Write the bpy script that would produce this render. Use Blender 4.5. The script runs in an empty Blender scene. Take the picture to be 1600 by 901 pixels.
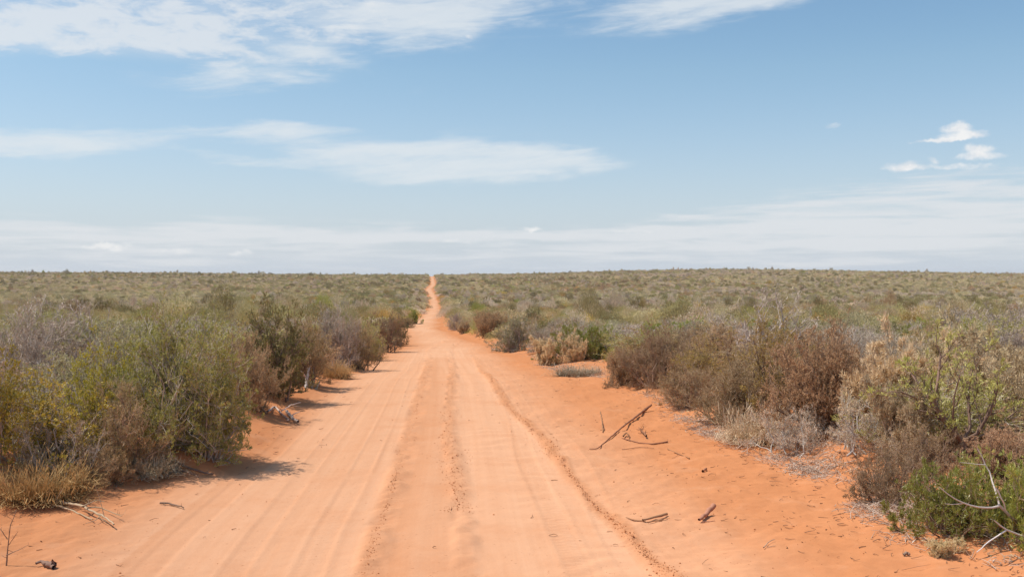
import bpy, math, random
import numpy as np
from mathutils import Vector, Euler

# ---------------------------------------------------------------- camera, sky, sun
S = bpy.context.scene
COL = S.collection
F = 1556.0            # focal length in pixels of a 1600 px wide picture
YE = 432.0            # picture row of the eye level
CAMH = 2.2
PITCH = math.atan((YE - 450.5) / F)
cam_d = bpy.data.cameras.new('camera'); cam = bpy.data.objects.new('camera', cam_d); COL.objects.link(cam)
cam.location = (0, 0, CAMH); cam.rotation_euler = (math.pi / 2 + PITCH, 0, 0)
cam_d.sensor_width = 36.0; cam_d.lens = 36.0 * F / 1600.0
cam_d.clip_start = 0.05; cam_d.clip_end = 30000
S.camera = cam
S.view_settings.view_transform = 'Standard'; S.view_settings.look = 'None'
S.view_settings.exposure = 0.47; S.view_settings.gamma = 1.0; S.view_settings.use_curve_mapping = False
S.cycles.use_denoising = True
S.cycles.max_bounces = 6; S.cycles.diffuse_bounces = 3; S.cycles.transmission_bounces = 3
S.cycles.transparent_max_bounces = 4; S.cycles.volume_bounces = 0
S.cycles.sample_clamp_indirect = 6.0

SUN_EL, SUN_AZ = math.radians(62), math.radians(-90)      # azimuth from +Y towards +X
sd = Vector((math.sin(SUN_AZ) * math.cos(SUN_EL), math.cos(SUN_AZ) * math.cos(SUN_EL), math.sin(SUN_EL)))
sl = bpy.data.lights.new('sun', 'SUN'); sun = bpy.data.objects.new('sun', sl); COL.objects.link(sun)
sun.rotation_euler = sd.to_track_quat('Z', 'Y').to_euler()
sl.energy = 3.3; sl.angle = math.radians(0.53); sl.color = (1.0, 0.935, 0.835)

W = bpy.data.worlds.new('World'); S.world = W; W.use_nodes = True
nt = W.node_tree; nt.nodes.clear()


class NB:
    """small helper that writes node trees"""
    def __init__(self, tree): self.t = tree

    def new(self, typ, **kw):
        n = self.t.nodes.new(typ)
        for k, v in kw.items(): setattr(n, k, v)
        return n

    def plug(self, sock, v):
        if v is None: return
        if isinstance(v, bpy.types.NodeSocket): self.t.links.new(v, sock)
        else: sock.default_value = v

    def math(self, op, a, b=None, c=None, clamp=False):
        n = self.new('ShaderNodeMath', operation=op, use_clamp=clamp)
        for i, v in enumerate((a, b, c)): self.plug(n.inputs[i], v)
        return n.outputs[0]

    def vmath(self, op, a, b=None):
        n = self.new('ShaderNodeVectorMath', operation=op)
        self.plug(n.inputs[0], a); self.plug(n.inputs[1], b)
        return n.outputs['Value'] if op in ('LENGTH', 'DOT_PRODUCT', 'DISTANCE') else n.outputs[0]

    def comb(self, x, y, z=0.0):
        n = self.new('ShaderNodeCombineXYZ')
        for i, v in enumerate((x, y, z)): self.plug(n.inputs[i], v)
        return n.outputs[0]

    def sep(self, v):
        n = self.new('ShaderNodeSeparateXYZ'); self.plug(n.inputs[0], v); return n.outputs

    def noise(self, vec, scale, detail=4, rough=0.5, dist=0.0, out=0):
        n = self.new('ShaderNodeTexNoise'); self.plug(n.inputs['Vector'], vec)
        n.inputs['Scale'].default_value = scale; n.inputs['Detail'].default_value = detail
        n.inputs['Roughness'].default_value = rough; n.inputs['Distortion'].default_value = dist
        return n.outputs[out]

    def remap(self, v, a, b, c=0.0, d=1.0, smooth=False):
        n = self.new('ShaderNodeMapRange', interpolation_type='SMOOTHSTEP' if smooth else 'LINEAR', clamp=True)
        self.plug(n.inputs[0], v)
        for i, q in enumerate((a, b, c, d)): self.plug(n.inputs[i + 1], q)
        return n.outputs[0]

    def mix(self, f, a, b):
        n = self.new('ShaderNodeMix', data_type='RGBA')
        self.plug(n.inputs[0], f)
        for s, v in ((n.inputs[6], a), (n.inputs[7], b)):
            if isinstance(v, tuple) and len(v) == 3: v = (*v, 1)
            self.plug(s, v)
        return n.outputs[2]

    def attr(self, name, out='Fac'):
        n = self.new('ShaderNodeAttribute', attribute_name=name); return n.outputs[out]


nb = NB(nt)
sky = nb.new('ShaderNodeTexSky', sky_type='NISHITA', sun_disc=False, sun_elevation=SUN_EL, sun_rotation=SUN_AZ)
sky.altitude = 50; sky.air_density = 1.0; sky.dust_density = 1.2; sky.ozone_density = 1.6
tc = nb.new('ShaderNodeTexCoord').outputs['Generated']
sx, sy, sz = nb.sep(nb.vmath('NORMALIZE', tc))
az = nb.math('ARCTAN2', sx, sy)
el = nb.math('ARCSINE', sz)
uv = nb.comb(az, el)


def ell(px, py, a, b, ang=0.0, inner=0.0, src=uv, big=1.0):
    """soft elliptical field, 1 in the middle and 0 at the rim; px py a b measured on the photograph, converted to angles of the sky"""
    if src is not uv and src is uvw: a, b = a * 1.14, b * 1.28
    m = nb.new('ShaderNodeMapping', vector_type='TEXTURE')
    nb.plug(m.inputs['Vector'], src)
    m.inputs['Location'].default_value = (math.atan((px - 800) / F), math.atan((YE - py) / F), 0)
    m.inputs['Rotation'].default_value = (0, 0, math.radians(ang))
    m.inputs['Scale'].default_value = (a / F, b / F, 1)
    return nb.remap(nb.vmath('LENGTH', m.outputs[0]), 1.0, inner, 0.0, 1.0, smooth=True)


def total(lst):
    r = None
    for f, w in lst:
        v = nb.math('MULTIPLY', f, w)
        r = v if r is None else nb.math('ADD', r, v)
    return r


# warp for ragged edges
wn = nb.noise(nb.comb(nb.math('MULTIPLY', az, 9.0), nb.math('MULTIPLY', el, 26.0)), 1.0, 4, 0.6, out=1)
wv = nb.vmath('MULTIPLY', nb.vmath('SUBTRACT', wn, (0.5, 0.5, 0.5)), (0.12, 0.026, 0))
uvw = nb.vmath('ADD', uv, wv)
streak = nb.noise(nb.comb(nb.math('MULTIPLY', az, 10.0), nb.math('ADD', nb.math('MULTIPLY', el, 70.0), nb.math('MULTIPLY', az, -5.0)), 3.0), 1.0, 8, 0.66, 0.5)
streak2 = nb.noise(nb.comb(nb.math('ADD', nb.math('MULTIPLY', az, 14.0), nb.math('MULTIPLY', el, -22.0)), nb.math('MULTIPLY', el, 60.0), 9.0), 1.0, 6, 0.6, 0.4)
patch = nb.noise(nb.comb(nb.math('MULTIPLY', az, 24.0), nb.math('MULTIPLY', el, 62.0), 5.0), 1.0, 7, 0.62, 0.35)
fine = nb.noise(nb.comb(nb.math('MULTIPLY', az, 60.0), nb.math('MULTIPLY', el, 90.0), 1.0), 1.0, 5, 0.6)
# thin streaked cirrus
cir = total([
    (ell(90, 240, 200, 30, 3, 0.1, uvw), 1.0), (ell(60, 250, 150, 16, 2, 0.1, uvw), 0.35),
    (ell(430, 211, 185, 20, 2, 0.1, uvw), 1.0), (ell(720, 243, 290, 22, -2, 0.1, uvw), 1.05),
    (ell(780, 270, 230, 24, 4, 0.1, uvw), 0.95), (ell(560, 250, 320, 22, -2, 0.0, uvw), 0.5), (ell(600, 265, 200, 28, 0, 0.0, uvw), 0.42),
    (ell(380, 254, 160, 12, -2, 0.0, uvw), 0.6), (ell(760, 222, 200, 20, -3, 0.0, uvw), 0.3),
    (ell(1110, 12, 230, 40, 7, 0.1, uvw), 1.0), (ell(1230, -8, 200, 26, 8, 0.1, uvw), 0.6),
    (ell(660, 28, 190, 40, 9, 0.1, uvw), 0.9), (ell(720, 5, 360, 80, 5, 0.0, uvw), 0.85), (ell(700, 250, 330, 55, 0, 0.0, uvw), 0.35), (ell(1000, 40, 180, 40, 8, 0, uvw), 0.3),
    (ell(480, 88, 110, 20, -3, 0.1, uvw), 0.75), (ell(390, 130, 170, 34, 8, 0.0, uvw), 0.85),
    (ell(620, 85, 130, 14, 14, 0.0, uvw), 0.35), (ell(900, 158, 110, 10, 6, 0.0, uvw), 0.22),
    (ell(660, 150, 60, 22, 0, 0.0, uvw), 0.2), (ell(1030, 142, 60, 9, -4, 0.0, uvw), 0.22),
    (ell(470, 20, 300, 60, 3, 0.0, uvw), 0.35),
])
stm = nb.math('ADD', nb.math('MULTIPLY', streak, 0.6), nb.math('MULTIPLY', streak2, 0.4))
thr = nb.remap(cir, 0.0, 1.2, 0.59, 0.25)
cirD = nb.math('MULTIPLY', nb.remap(nb.math('SUBTRACT', stm, thr), -0.06, 0.33, smooth=True), nb.remap(cir, 0.0, 0.55, 0.0, 1.0, smooth=True))
# mottled high cloud, upper left
pat = total([
    (ell(120, 88, 270, 34, 3, 0.1, uvw), 0.95), (ell(100, 30, 420, 90, 0, 0.0, uvw), 0.75),
    (ell(330, 60, 300, 75, -6, 0.0, uvw), 0.7), (ell(200, 78, 130, 30, 4, 0.0, uvw), 0.45),
    (ell(20, 100, 170, 30, 0, 0.0, uvw), 0.8), (ell(340, 100, 170, 26, -4, 0.0, uvw), 0.5), (ell(160, 60, 420, 60, 0, 0, uvw), 0.35), (ell(560, 20, 330, 75, 0, 0, uvw), 0.55),
    (ell(230, 148, 80, 14, 0, 0.0, uvw), 0.25),
])
thr = nb.remap(pat, 0.0, 1.8, 0.59, 0.31)
patD = nb.math('MULTIPLY', nb.remap(nb.math('SUBTRACT', nb.math('ADD', nb.math('MULTIPLY', patch, 0.75), nb.math('MULTIPLY', stm, 0.25)), thr), -0.05, 0.22, smooth=True), nb.remap(pat, 0.0, 0.6, 0.0, 1.0, smooth=True))
patD = nb.math('MAXIMUM', patD, nb.math('MULTIPLY', nb.remap(pat, 0.1, 1.4), 0.36))
# pale veil low on the right and the streaky band over the horizon
veil = total([
    (ell(1520, 345, 520, 66, 5, 0.2, uvw), 0.95), (ell(700, 372, 900, 10, 0, 0.0, uvw), 0.5), (ell(180, 378, 260, 16, 0, 0, uvw), 0.4), (ell(1150, 385, 560, 36, 3, 0.1, uvw), 0.5),
    (ell(300, 385, 620, 42, 0, 0.2, uvw), 0.5), (ell(800, 372, 420, 14, 0, 0.1, uvw), 0.55),
    (ell(420, 366, 260, 11, 0, 0.1, uvw), 0.45), (ell(1080, 340, 240, 22, 7, 0.0, uvw), 0.4),
    (ell(90, 360, 200, 12, 0, 0.0, uvw), 0.35), (ell(1020, 362, 110, 7, 0, 0, uvw), 0.5), (ell(1180, 352, 120, 9, 2, 0, uvw), 0.4),
])
lowst = nb.noise(nb.comb(nb.math('MULTIPLY', az, 9.0), nb.math('MULTIPLY', el, 120.0), 13.0), 1.0, 6, 0.6, 0.3)
veilD = nb.math('MULTIPLY', nb.remap(nb.math('ADD', veil, nb.math('MULTIPLY', nb.math('SUBTRACT', lowst, 0.5), 4.6)), -0.1, 1.35, smooth=True), nb.remap(veil, 0.0, 0.25))
# small heaps of cumulus
uvc = nb.vmath('ADD', uv, nb.vmath('MULTIPLY', nb.vmath('SUBTRACT', nb.noise(uv, 70.0, 4, 0.6, out=1), (0.5, 0.5, 0.5)), (0.016, 0.010, 0)))
cum = total([
    (ell(1494, 220, 30, 13, 0, 0.1, uvc), 1.0), (ell(1520, 229, 30, 8, 0, 0.1, uvc), 0.7), (ell(1470, 237, 60, 5, 1, 0.1, uvc), 0.9), (ell(1500, 233, 50, 8, 0, 0.1, uvc), 0.7),
    (ell(1528, 253, 30, 12, 0, 0.1, uvc), 1.0), (ell(1530, 263, 50, 7, 0, 0.1, uvc), 0.8), (ell(1412, 272, 37, 11, 0, 0.1, uvc), 0.9),
    (ell(1458, 266, 12, 7, 0, 0.1, uvc), 0.7), (ell(1480, 275, 110, 6, 0, 0.1, uvc), 0.55),
    (ell(1299, 208, 18, 7, 0, 0.0, uvc), 0.45), (ell(735, 59, 14, 6, 0, 0.0, uvc), 0.5),
    (ell(172, 389, 58, 10, 0, 0.0, uvc), 0.7), (ell(275, 394, 60, 8, 0, 0.0, uvc), 0.6), (ell(375, 396, 26, 7, 0, 0.0, uvc), 0.6),
    (ell(830, 358, 28, 6, 0, 0.0, uvc), 0.8), (ell(60, 392, 40, 6, 0, 0, uvc), 0.4), (ell(720, 376, 60, 7, 0, 0.0, uvc), 0.45),
    (ell(980, 362, 70, 6, 0, 0.0, uvc), 0.4), (ell(420, 0, 30, 10, 0, 0.0, uvc), 0.5),
])
cumD = nb.remap(nb.math('ADD', cum, nb.math('MULTIPLY', nb.math('SUBTRACT', fine, 0.5), 1.2)), -0.05, 1.1, smooth=True)
cumD = nb.math('MULTIPLY', cumD, nb.remap(cum, 0.0, 0.3, smooth=True))

# clear sky: Nishita, softened by pale air towards the horizon
hsv = nb.new('ShaderNodeHueSaturation'); hsv.inputs['Saturation'].default_value = 1.17; hsv.inputs['Value'].default_value = 1.06
nb.plug(hsv.inputs['Color'], sky.outputs[0])
hz = nb.remap(el, 0.0, 0.25, 0.95, 0.0)
base = nb.mix(nb.math('POWER', hz, 2.0), nb.vmath('MULTIPLY', hsv.outputs[0], nb.mix(nb.remap(el, 0.04, 0.2), (0.95, 1.01, 1.14), (1.24, 1.22, 1.11))), (5.6, 6.2, 7.0))
base = nb.mix(nb.math('MULTIPLY', veilD, 0.8), base, (6.5, 6.7, 6.95))
base = nb.mix(nb.math('MULTIPLY', cirD, 0.80), base, (6.5, 6.9, 7.2))
base = nb.mix(nb.math('MULTIPLY', patD, 0.78), base, (6.7, 6.95, 7.2))
base = nb.mix(nb.math('MULTIPLY', cumD, 0.9), base, nb.mix(nb.remap(fine, 0.35, 0.6), (6.3, 6.55, 6.9), (8.0, 7.9, 7.8)))
base = nb.mix(nb.remap(el, -0.02, -0.10), base, (2.6, 2.0, 1.6))
bg = nb.new('ShaderNodeBackground'); nb.plug(bg.inputs[0], base); bg.inputs[1].default_value = 0.085
wo = nb.new('ShaderNodeOutputWorld'); nt.links.new(bg.outputs[0], wo.inputs[0])

# ---------------------------------------------------------------- terrain
PD = np.array([-60, 0, 20, 27, 35, 45, 60, 86, 120, 175, 250, 333, 420, 520, 640, 780, 860, 1000, 1500, 3000, 9000.])
PZ = np.array([0.6, 0, 0, -.36, -.74, -1.15, -1.58, -2.1, -3.0, -4.2, -5.35, -5.9, -5.5, -3.8, -1.1, 1.9, 2.5, 1.6, -6, -30, -160.])


def pchip(x, X, Y):
    h = np.diff(X); dl = np.diff(Y) / h
    m = np.zeros_like(Y); m[0] = dl[0]; m[-1] = dl[-1]
    for i in range(1, len(Y) - 1):
        if dl[i - 1] * dl[i] > 0:
            w1, w2 = 2 * h[i] + h[i - 1], h[i] + 2 * h[i - 1]
            m[i] = (w1 + w2) / (w1 / dl[i - 1] + w2 / dl[i])
    i = np.clip(np.searchsorted(X, x) - 1, 0, len(X) - 2)
    t = (np.clip(x, X[0], X[-1]) - X[i]) / h[i]
    t2, t3 = t * t, t ** 3
    return (2 * t3 - 3 * t2 + 1) * Y[i] + (t3 - 2 * t2 + t) * h[i] * m[i] + (-2 * t3 + 3 * t2) * Y[i + 1] + (t3 - t2) * h[i] * m[i + 1]


def hashn(ix, iy, seed):
    n = (ix.astype(np.int64) * 374761393 + iy.astype(np.int64) * 668265263 + seed * 974634777) & 0xffffffff
    n = ((n ^ (n >> 13)) * 1274126177) & 0xffffffff
    return ((n ^ (n >> 16)) & 0xffff) / 65535.0


def vnoise(x, y, seed=0):
    x = np.asarray(x, float); y = np.asarray(y, float)
    fx, fy = np.floor(x), np.floor(y); tx, ty = x - fx, y - fy
    tx = tx * tx * (3 - 2 * tx); ty = ty * ty * (3 - 2 * ty)
    a, b = hashn(fx, fy, seed), hashn(fx + 1, fy, seed)
    c, d = hashn(fx, fy + 1, seed), hashn(fx + 1, fy + 1, seed)
    return (a * (1 - tx) + b * tx) * (1 - ty) + (c * (1 - tx) + d * tx) * ty - 0.5


def sstep(x, a, b):
    t = np.clip((x - a) / (b - a), 0, 1); return t * t * (3 - 2 * t)


def base_h(x, y):
    """ground height without the road's banks"""
    x = np.asarray(x, float); y = np.asarray(y, float)
    z = pchip(y, PD, PZ)
    # the far rise is a little higher to the right and on the left than where the road crosses it
    w = sstep(y, 480, 850)
    u = x / np.maximum(y, 1.0)
    z = z + w * (4.6 * np.exp(-((u - 0.22) / 0.21) ** 2) * sstep(u, -0.07, 0.12) + 2.0 * sstep(-u, 0.1, 0.5)) * np.exp(-np.maximum(y - 900, 0) / 600)
    z = z + 0.9 * vnoise(x / 90, y / 90, 3) * sstep(y, 90, 300) + 0.25 * vnoise(x / 23, y / 23, 4) * sstep(y, 30, 80)
    return z


def ray(px, py):
    dx, dz = (px - 800) / F, (450.5 - py) / F
    c, s = math.cos(PITCH), math.sin(PITCH)
    return np.array([dx, c - dz * s, s + dz * c])


def hit(px, py, hf):
    r = ray(px, py); t0, t = 3.0, 3.0
    while t < 1400:
        x, y, z = r[0] * t, r[1] * t, CAMH + r[2] * t
        if z < float(hf(x, y)): break
        t0 = t; t *= 1.01
    for _ in range(18):
        m = (t0 + t) / 2
        if CAMH + r[2] * m < float(hf(r[0] * m, r[1] * m)): t = m
        else: t0 = m
    return r[0] * t, r[1] * t


LE = [(-120, 860), (0, 805), (100, 775), (200, 750), (300, 738), (355, 712), (400, 690), (430, 655), (500, 600), (574, 560), (605, 546), (618, 530), (621, 507), (631, 503), (658, 492), (668.5, 480), (669, 460), (662, 453.5), (666, 450.5), (673.5, 446), (671, 430)]
RE = [(1640, 905), (1560, 878), (1440, 850), (1370, 790), (1240, 722), (1120, 678), (1040, 622), (900, 586), (835, 562), (775, 538), (752, 533), (729, 526), (697, 513), (695, 501), (690, 487), (688, 475), (682.5, 462), (676, 448.5), (680.8, 444), (680, 430)]
lw = np.array([hit(a, b, base_h) for a, b in LE]); rw = np.array([hit(a, b, base_h) for a, b in RE])
lw = np.vstack([[-5.6, -60], [-5.6, 5.0], lw[lw[:, 1] > 5.5], [-100, 1200]])
rw = np.vstack([[3.8, -60], [3.8, 5.0], rw[rw[:, 1] > 5.5], [-95.5, 1200]])
lw = lw[np.argsort(lw[:, 1])]; rw = rw[np.argsort(rw[:, 1])]


def edges(y):
    y = np.asarray(y, float)
    l = np.interp(y, lw[:, 1], lw[:, 0]); r = np.interp(y, rw[:, 1], rw[:, 0])
    k = np.clip(y / 25, 0, 1.5)
    l = l + 0.25 * vnoise(y / 1.7, 0 * y, 21) + 0.5 * k * vnoise(y / 7, 0 * y, 22)
    r = r + 0.25 * vnoise(y / 1.5, 0 * y, 23) + 0.5 * k * vnoise(y / 6, 0 * y, 24)
    mid = (l + r) / 2; hw = np.maximum((r - l) / 2, 1.9)
    return mid - hw, mid + hw


def H(x, y):
    """finished ground height with the sand banks pushed up beside the road"""
    x = np.asarray(x, float); y = np.asarray(y, float)
    z = base_h(x, y)
    l, r = edges(y)
    dl = l - x; dr = x - r
    near = 1 - sstep(y, 60, 200)
    lump = 1 + 1.2 * vnoise(x / 1.1, y / 1.4, 31)
    z = z + near * (0.30 * sstep(dl, -0.5, 1.0) * lump - 0.10 * sstep(dl, 1.2, 3.5))
    z = z + near * (0.20 * sstep(dr, -0.3, 1.2) * lump - 0.06 * sstep(dr, 1.2, 3.5))
    out = np.maximum(sstep(dl, -0.8, 0.5), sstep(dr, -1.0, 0.5))
    z = z + near * out * (0.09 * vnoise(x / 0.55, y / 0.55, 33) + 0.04 * vnoise(x / 0.2, y / 0.2, 34))
    return z


def at(px, py, hf=H):
    x, y = hit(px, py, hf); return x, y, float(H(x, y))


# ---------------------------------------------------------------- mesh helpers
def raw_mesh(name, V, faces, mats=(), midx=None, attrs=None, smooth=False):
    """faces: list of index arrays (n,3) or (n,4)"""
    me = bpy.data.meshes.new(name)
    V = np.asarray(V, np.float32)
    me.vertices.add(len(V)); me.vertices.foreach_set('co', V.ravel())
    nl = sum(f.size for f in faces); nf = sum(len(f) for f in faces)
    me.loops.add(nl); me.loops.foreach_set('vertex_index', np.concatenate([f.ravel() for f in faces]).astype(np.int32))
    tot = np.concatenate([np.full(len(f), f.shape[1], np.int32) for f in faces])
    me.polygons.add(nf)
    me.polygons.foreach_set('loop_start', np.concatenate([[0], np.cumsum(tot)[:-1]]).astype(np.int32))
    me.polygons.foreach_set('loop_total', tot)
    if midx is not None: me.polygons.foreach_set('material_index', np.asarray(midx, np.int32))
    if smooth: me.polygons.foreach_set('use_smooth', np.ones(nf, bool))
    for m in mats: me.materials.append(m)
    for k, a in (attrs or {}).items():
        at_ = me.attributes.new(k, 'FLOAT', 'POINT'); at_.data.foreach_set('value', np.asarray(a, np.float32))
    me.update(calc_edges=True)
    return me


def link(name, data, parent=None, loc=None, rz=0.0, scl=None):
    o = bpy.data.objects.new(name, data); COL.objects.link(o)
    if parent is not None: o.parent = parent
    if loc is not None: o.location = loc
    o.rotation_euler[2] = rz
    if scl is not None: o.scale = scl
    return o


def tag(o, label=None, cat=None, group=None, kind=None):
    if label: o['label'] = label
    if cat: o['category'] = cat
    if group: o['group'] = group
    if kind: o['kind'] = kind
    return o


# ---------------------------------------------------------------- materials
def new_mat(name):
    m = bpy.data.materials.new(name); m.use_nodes = True; m.node_tree.nodes.clear()
    return m, NB(m.node_tree)


def sand_material(name, road):
    m, b = new_mat(name)
    pos = b.new('ShaderNodeNewGeometry').outputs['Position']
    px, py, pz = b.sep(pos)
    n1 = b.noise(pos, 0.35, 4, 0.55); n2 = b.noise(pos, 2.3, 5, 0.6); n3 = b.noise(pos, 38.0, 3, 0.6); n4 = b.noise(pos, 9.0, 4, 0.6)
    loose = b.mix(n1, (0.535, 0.215, 0.089), (0.605, 0.27, 0.126))
    loose = b.mix(b.math('MULTIPLY', n2, 0.55), loose, (0.55, 0.222, 0.093))
    if road:
        pale = b.attr('pale'); crumb = b.attr('crumb'); vv = b.attr('along'); ss = b.attr('across')
        lines = b.noise(b.comb(b.math('MULTIPLY', ss, 4.2), b.math('MULTIPLY', vv, 0.05)), 1.0, 5, 0.65)
        lines2 = b.noise(b.comb(b.math('MULTIPLY', ss, 15.0), b.math('MULTIPLY', vv, 0.12)), 1.0, 3, 0.6)
        tone = b.math('ADD', b.math('MULTIPLY', b.math('SUBTRACT', lines, 0.5), 1.1), b.math('MULTIPLY', b.math('SUBTRACT', lines2, 0.5), 0.45))
        f = b.math('ADD', pale, b.math('MULTIPLY', tone, b.math('ADD', b.math('MULTIPLY', pale, 0.6), 0.15)), clamp=True)
        packed = b.mix(n2, (0.68, 0.365, 0.208), (0.715, 0.415, 0.25))
        col = b.mix(f, loose, packed)
        cr = b.math('MULTIPLY', crumb, b.remap(n4, 0.38, 0.62))
        col = b.mix(b.math('MULTIPLY', cr, 0.42), col, (0.56, 0.255, 0.12))
    else:
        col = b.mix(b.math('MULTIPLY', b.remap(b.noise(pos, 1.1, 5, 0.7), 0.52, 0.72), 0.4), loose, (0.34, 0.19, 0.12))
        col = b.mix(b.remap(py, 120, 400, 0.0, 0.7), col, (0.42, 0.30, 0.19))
    blot = b.noise(pos, 0.9, 6, 0.72)
    col = b.mix(b.math('MULTIPLY', b.remap(blot, 0.50, 0.72), 0.30), col, (0.545, 0.215, 0.09))
    col = b.mix(b.math('MULTIPLY', b.remap(b.noise(b.vmath('ADD', pos, (7.0, 3.0, 0.0)), 1.7, 5, 0.7), 0.55, 0.72), 0.28), col, (0.68, 0.38, 0.228))
    speck = b.remap(b.noise(pos, 24.0, 2, 0.5), 0.68, 0.75)
    col = b.mix(b.math('MULTIPLY', speck, 0.45), col, (0.36, 0.13, 0.06))
    h = b.math('ADD', b.math('MULTIPLY', n3, 0.3), b.math('ADD', n4, b.math('MULTIPLY', n2, 1.2)))
    bump = b.new('ShaderNodeBump'); bump.inputs['Strength'].default_value = 0.35; bump.inputs['Distance'].default_value = 0.02
    b.plug(bump.inputs['Height'], h)
    d = b.new('ShaderNodeBsdfDiffuse'); b.plug(d.inputs[0], col); d.inputs['Roughness'].default_value = 0.6
    b.plug(d.inputs['Normal'], bump.outputs[0])
    o = b.new('ShaderNodeOutputMaterial'); b.plug(o.inputs[0], d.outputs[0])
    return m


def plant_material(name, cols, trans=0.25, patch=0.35, gloss=0.0):
    """cols: two to four (r,g,b), picked leaf by leaf through the 'rnd' attribute, drifting in clumps"""
    m, b = new_mat(name)
    r = b.attr('rnd')
    tcn = b.new('ShaderNodeTexCoord').outputs['Object']
    oi = b.new('ShaderNodeObjectInfo').outputs['Random']
    n = b.noise(b.vmath('ADD', tcn, b.comb(b.math('MULTIPLY', oi, 37.0), 0.0, 0.0)), 2.6, 3, 0.6)
    f = b.math('ADD', b.math('MULTIPLY', r, 1 - patch), b.math('MULTIPLY', b.remap(n, 0.3, 0.7), patch), clamp=True)
    cr = b.new('ShaderNodeValToRGB'); b.plug(cr.inputs[0], f)
    e = cr.color_ramp.elements
    e[0].position = 0.0; e[0].color = (*cols[0], 1); e[1].position = 1.0; e[1].color = (*cols[-1], 1)
    for i, c in enumerate(cols[1:-1]):
        q = e.new((i + 1) / (len(cols) - 1)); q.color = (*c, 1)
    hs = b.new('ShaderNodeHueSaturation'); b.plug(hs.inputs['Color'], cr.outputs[0])
    b.plug(hs.inputs['Value'], b.math('ADD', b.math('MULTIPLY', oi, 0.5), 0.74))
    b.plug(hs.inputs['Hue'], b.math('ADD', b.math('MULTIPLY', b.math('FRACT', b.math('MULTIPLY', oi, 7.31)), 0.024), 0.488))
    d = b.new('ShaderNodeBsdfDiffuse'); b.plug(d.inputs[0], hs.outputs[0])
    sh = d.outputs[0]
    if trans > 0:
        t = b.new('ShaderNodeBsdfTranslucent'); b.plug(t.inputs[0], hs.outputs[0])
        mx = b.new('ShaderNodeMixShader'); mx.inputs[0].default_value = trans
        b.plug(mx.inputs[1], sh); b.plug(mx.inputs[2], t.outputs[0]); sh = mx.outputs[0]
    if gloss > 0:
        g = b.new('ShaderNodeBsdfGlossy'); g.inputs['Roughness'].default_value = 0.45
        mx = b.new('ShaderNodeMixShader'); mx.inputs[0].default_value = gloss
        b.plug(mx.inputs[1], sh); b.plug(mx.inputs[2], g.outputs[0]); sh = mx.outputs[0]
    o = b.new('ShaderNodeOutputMaterial'); b.plug(o.inputs[0], sh)
    return m


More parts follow.
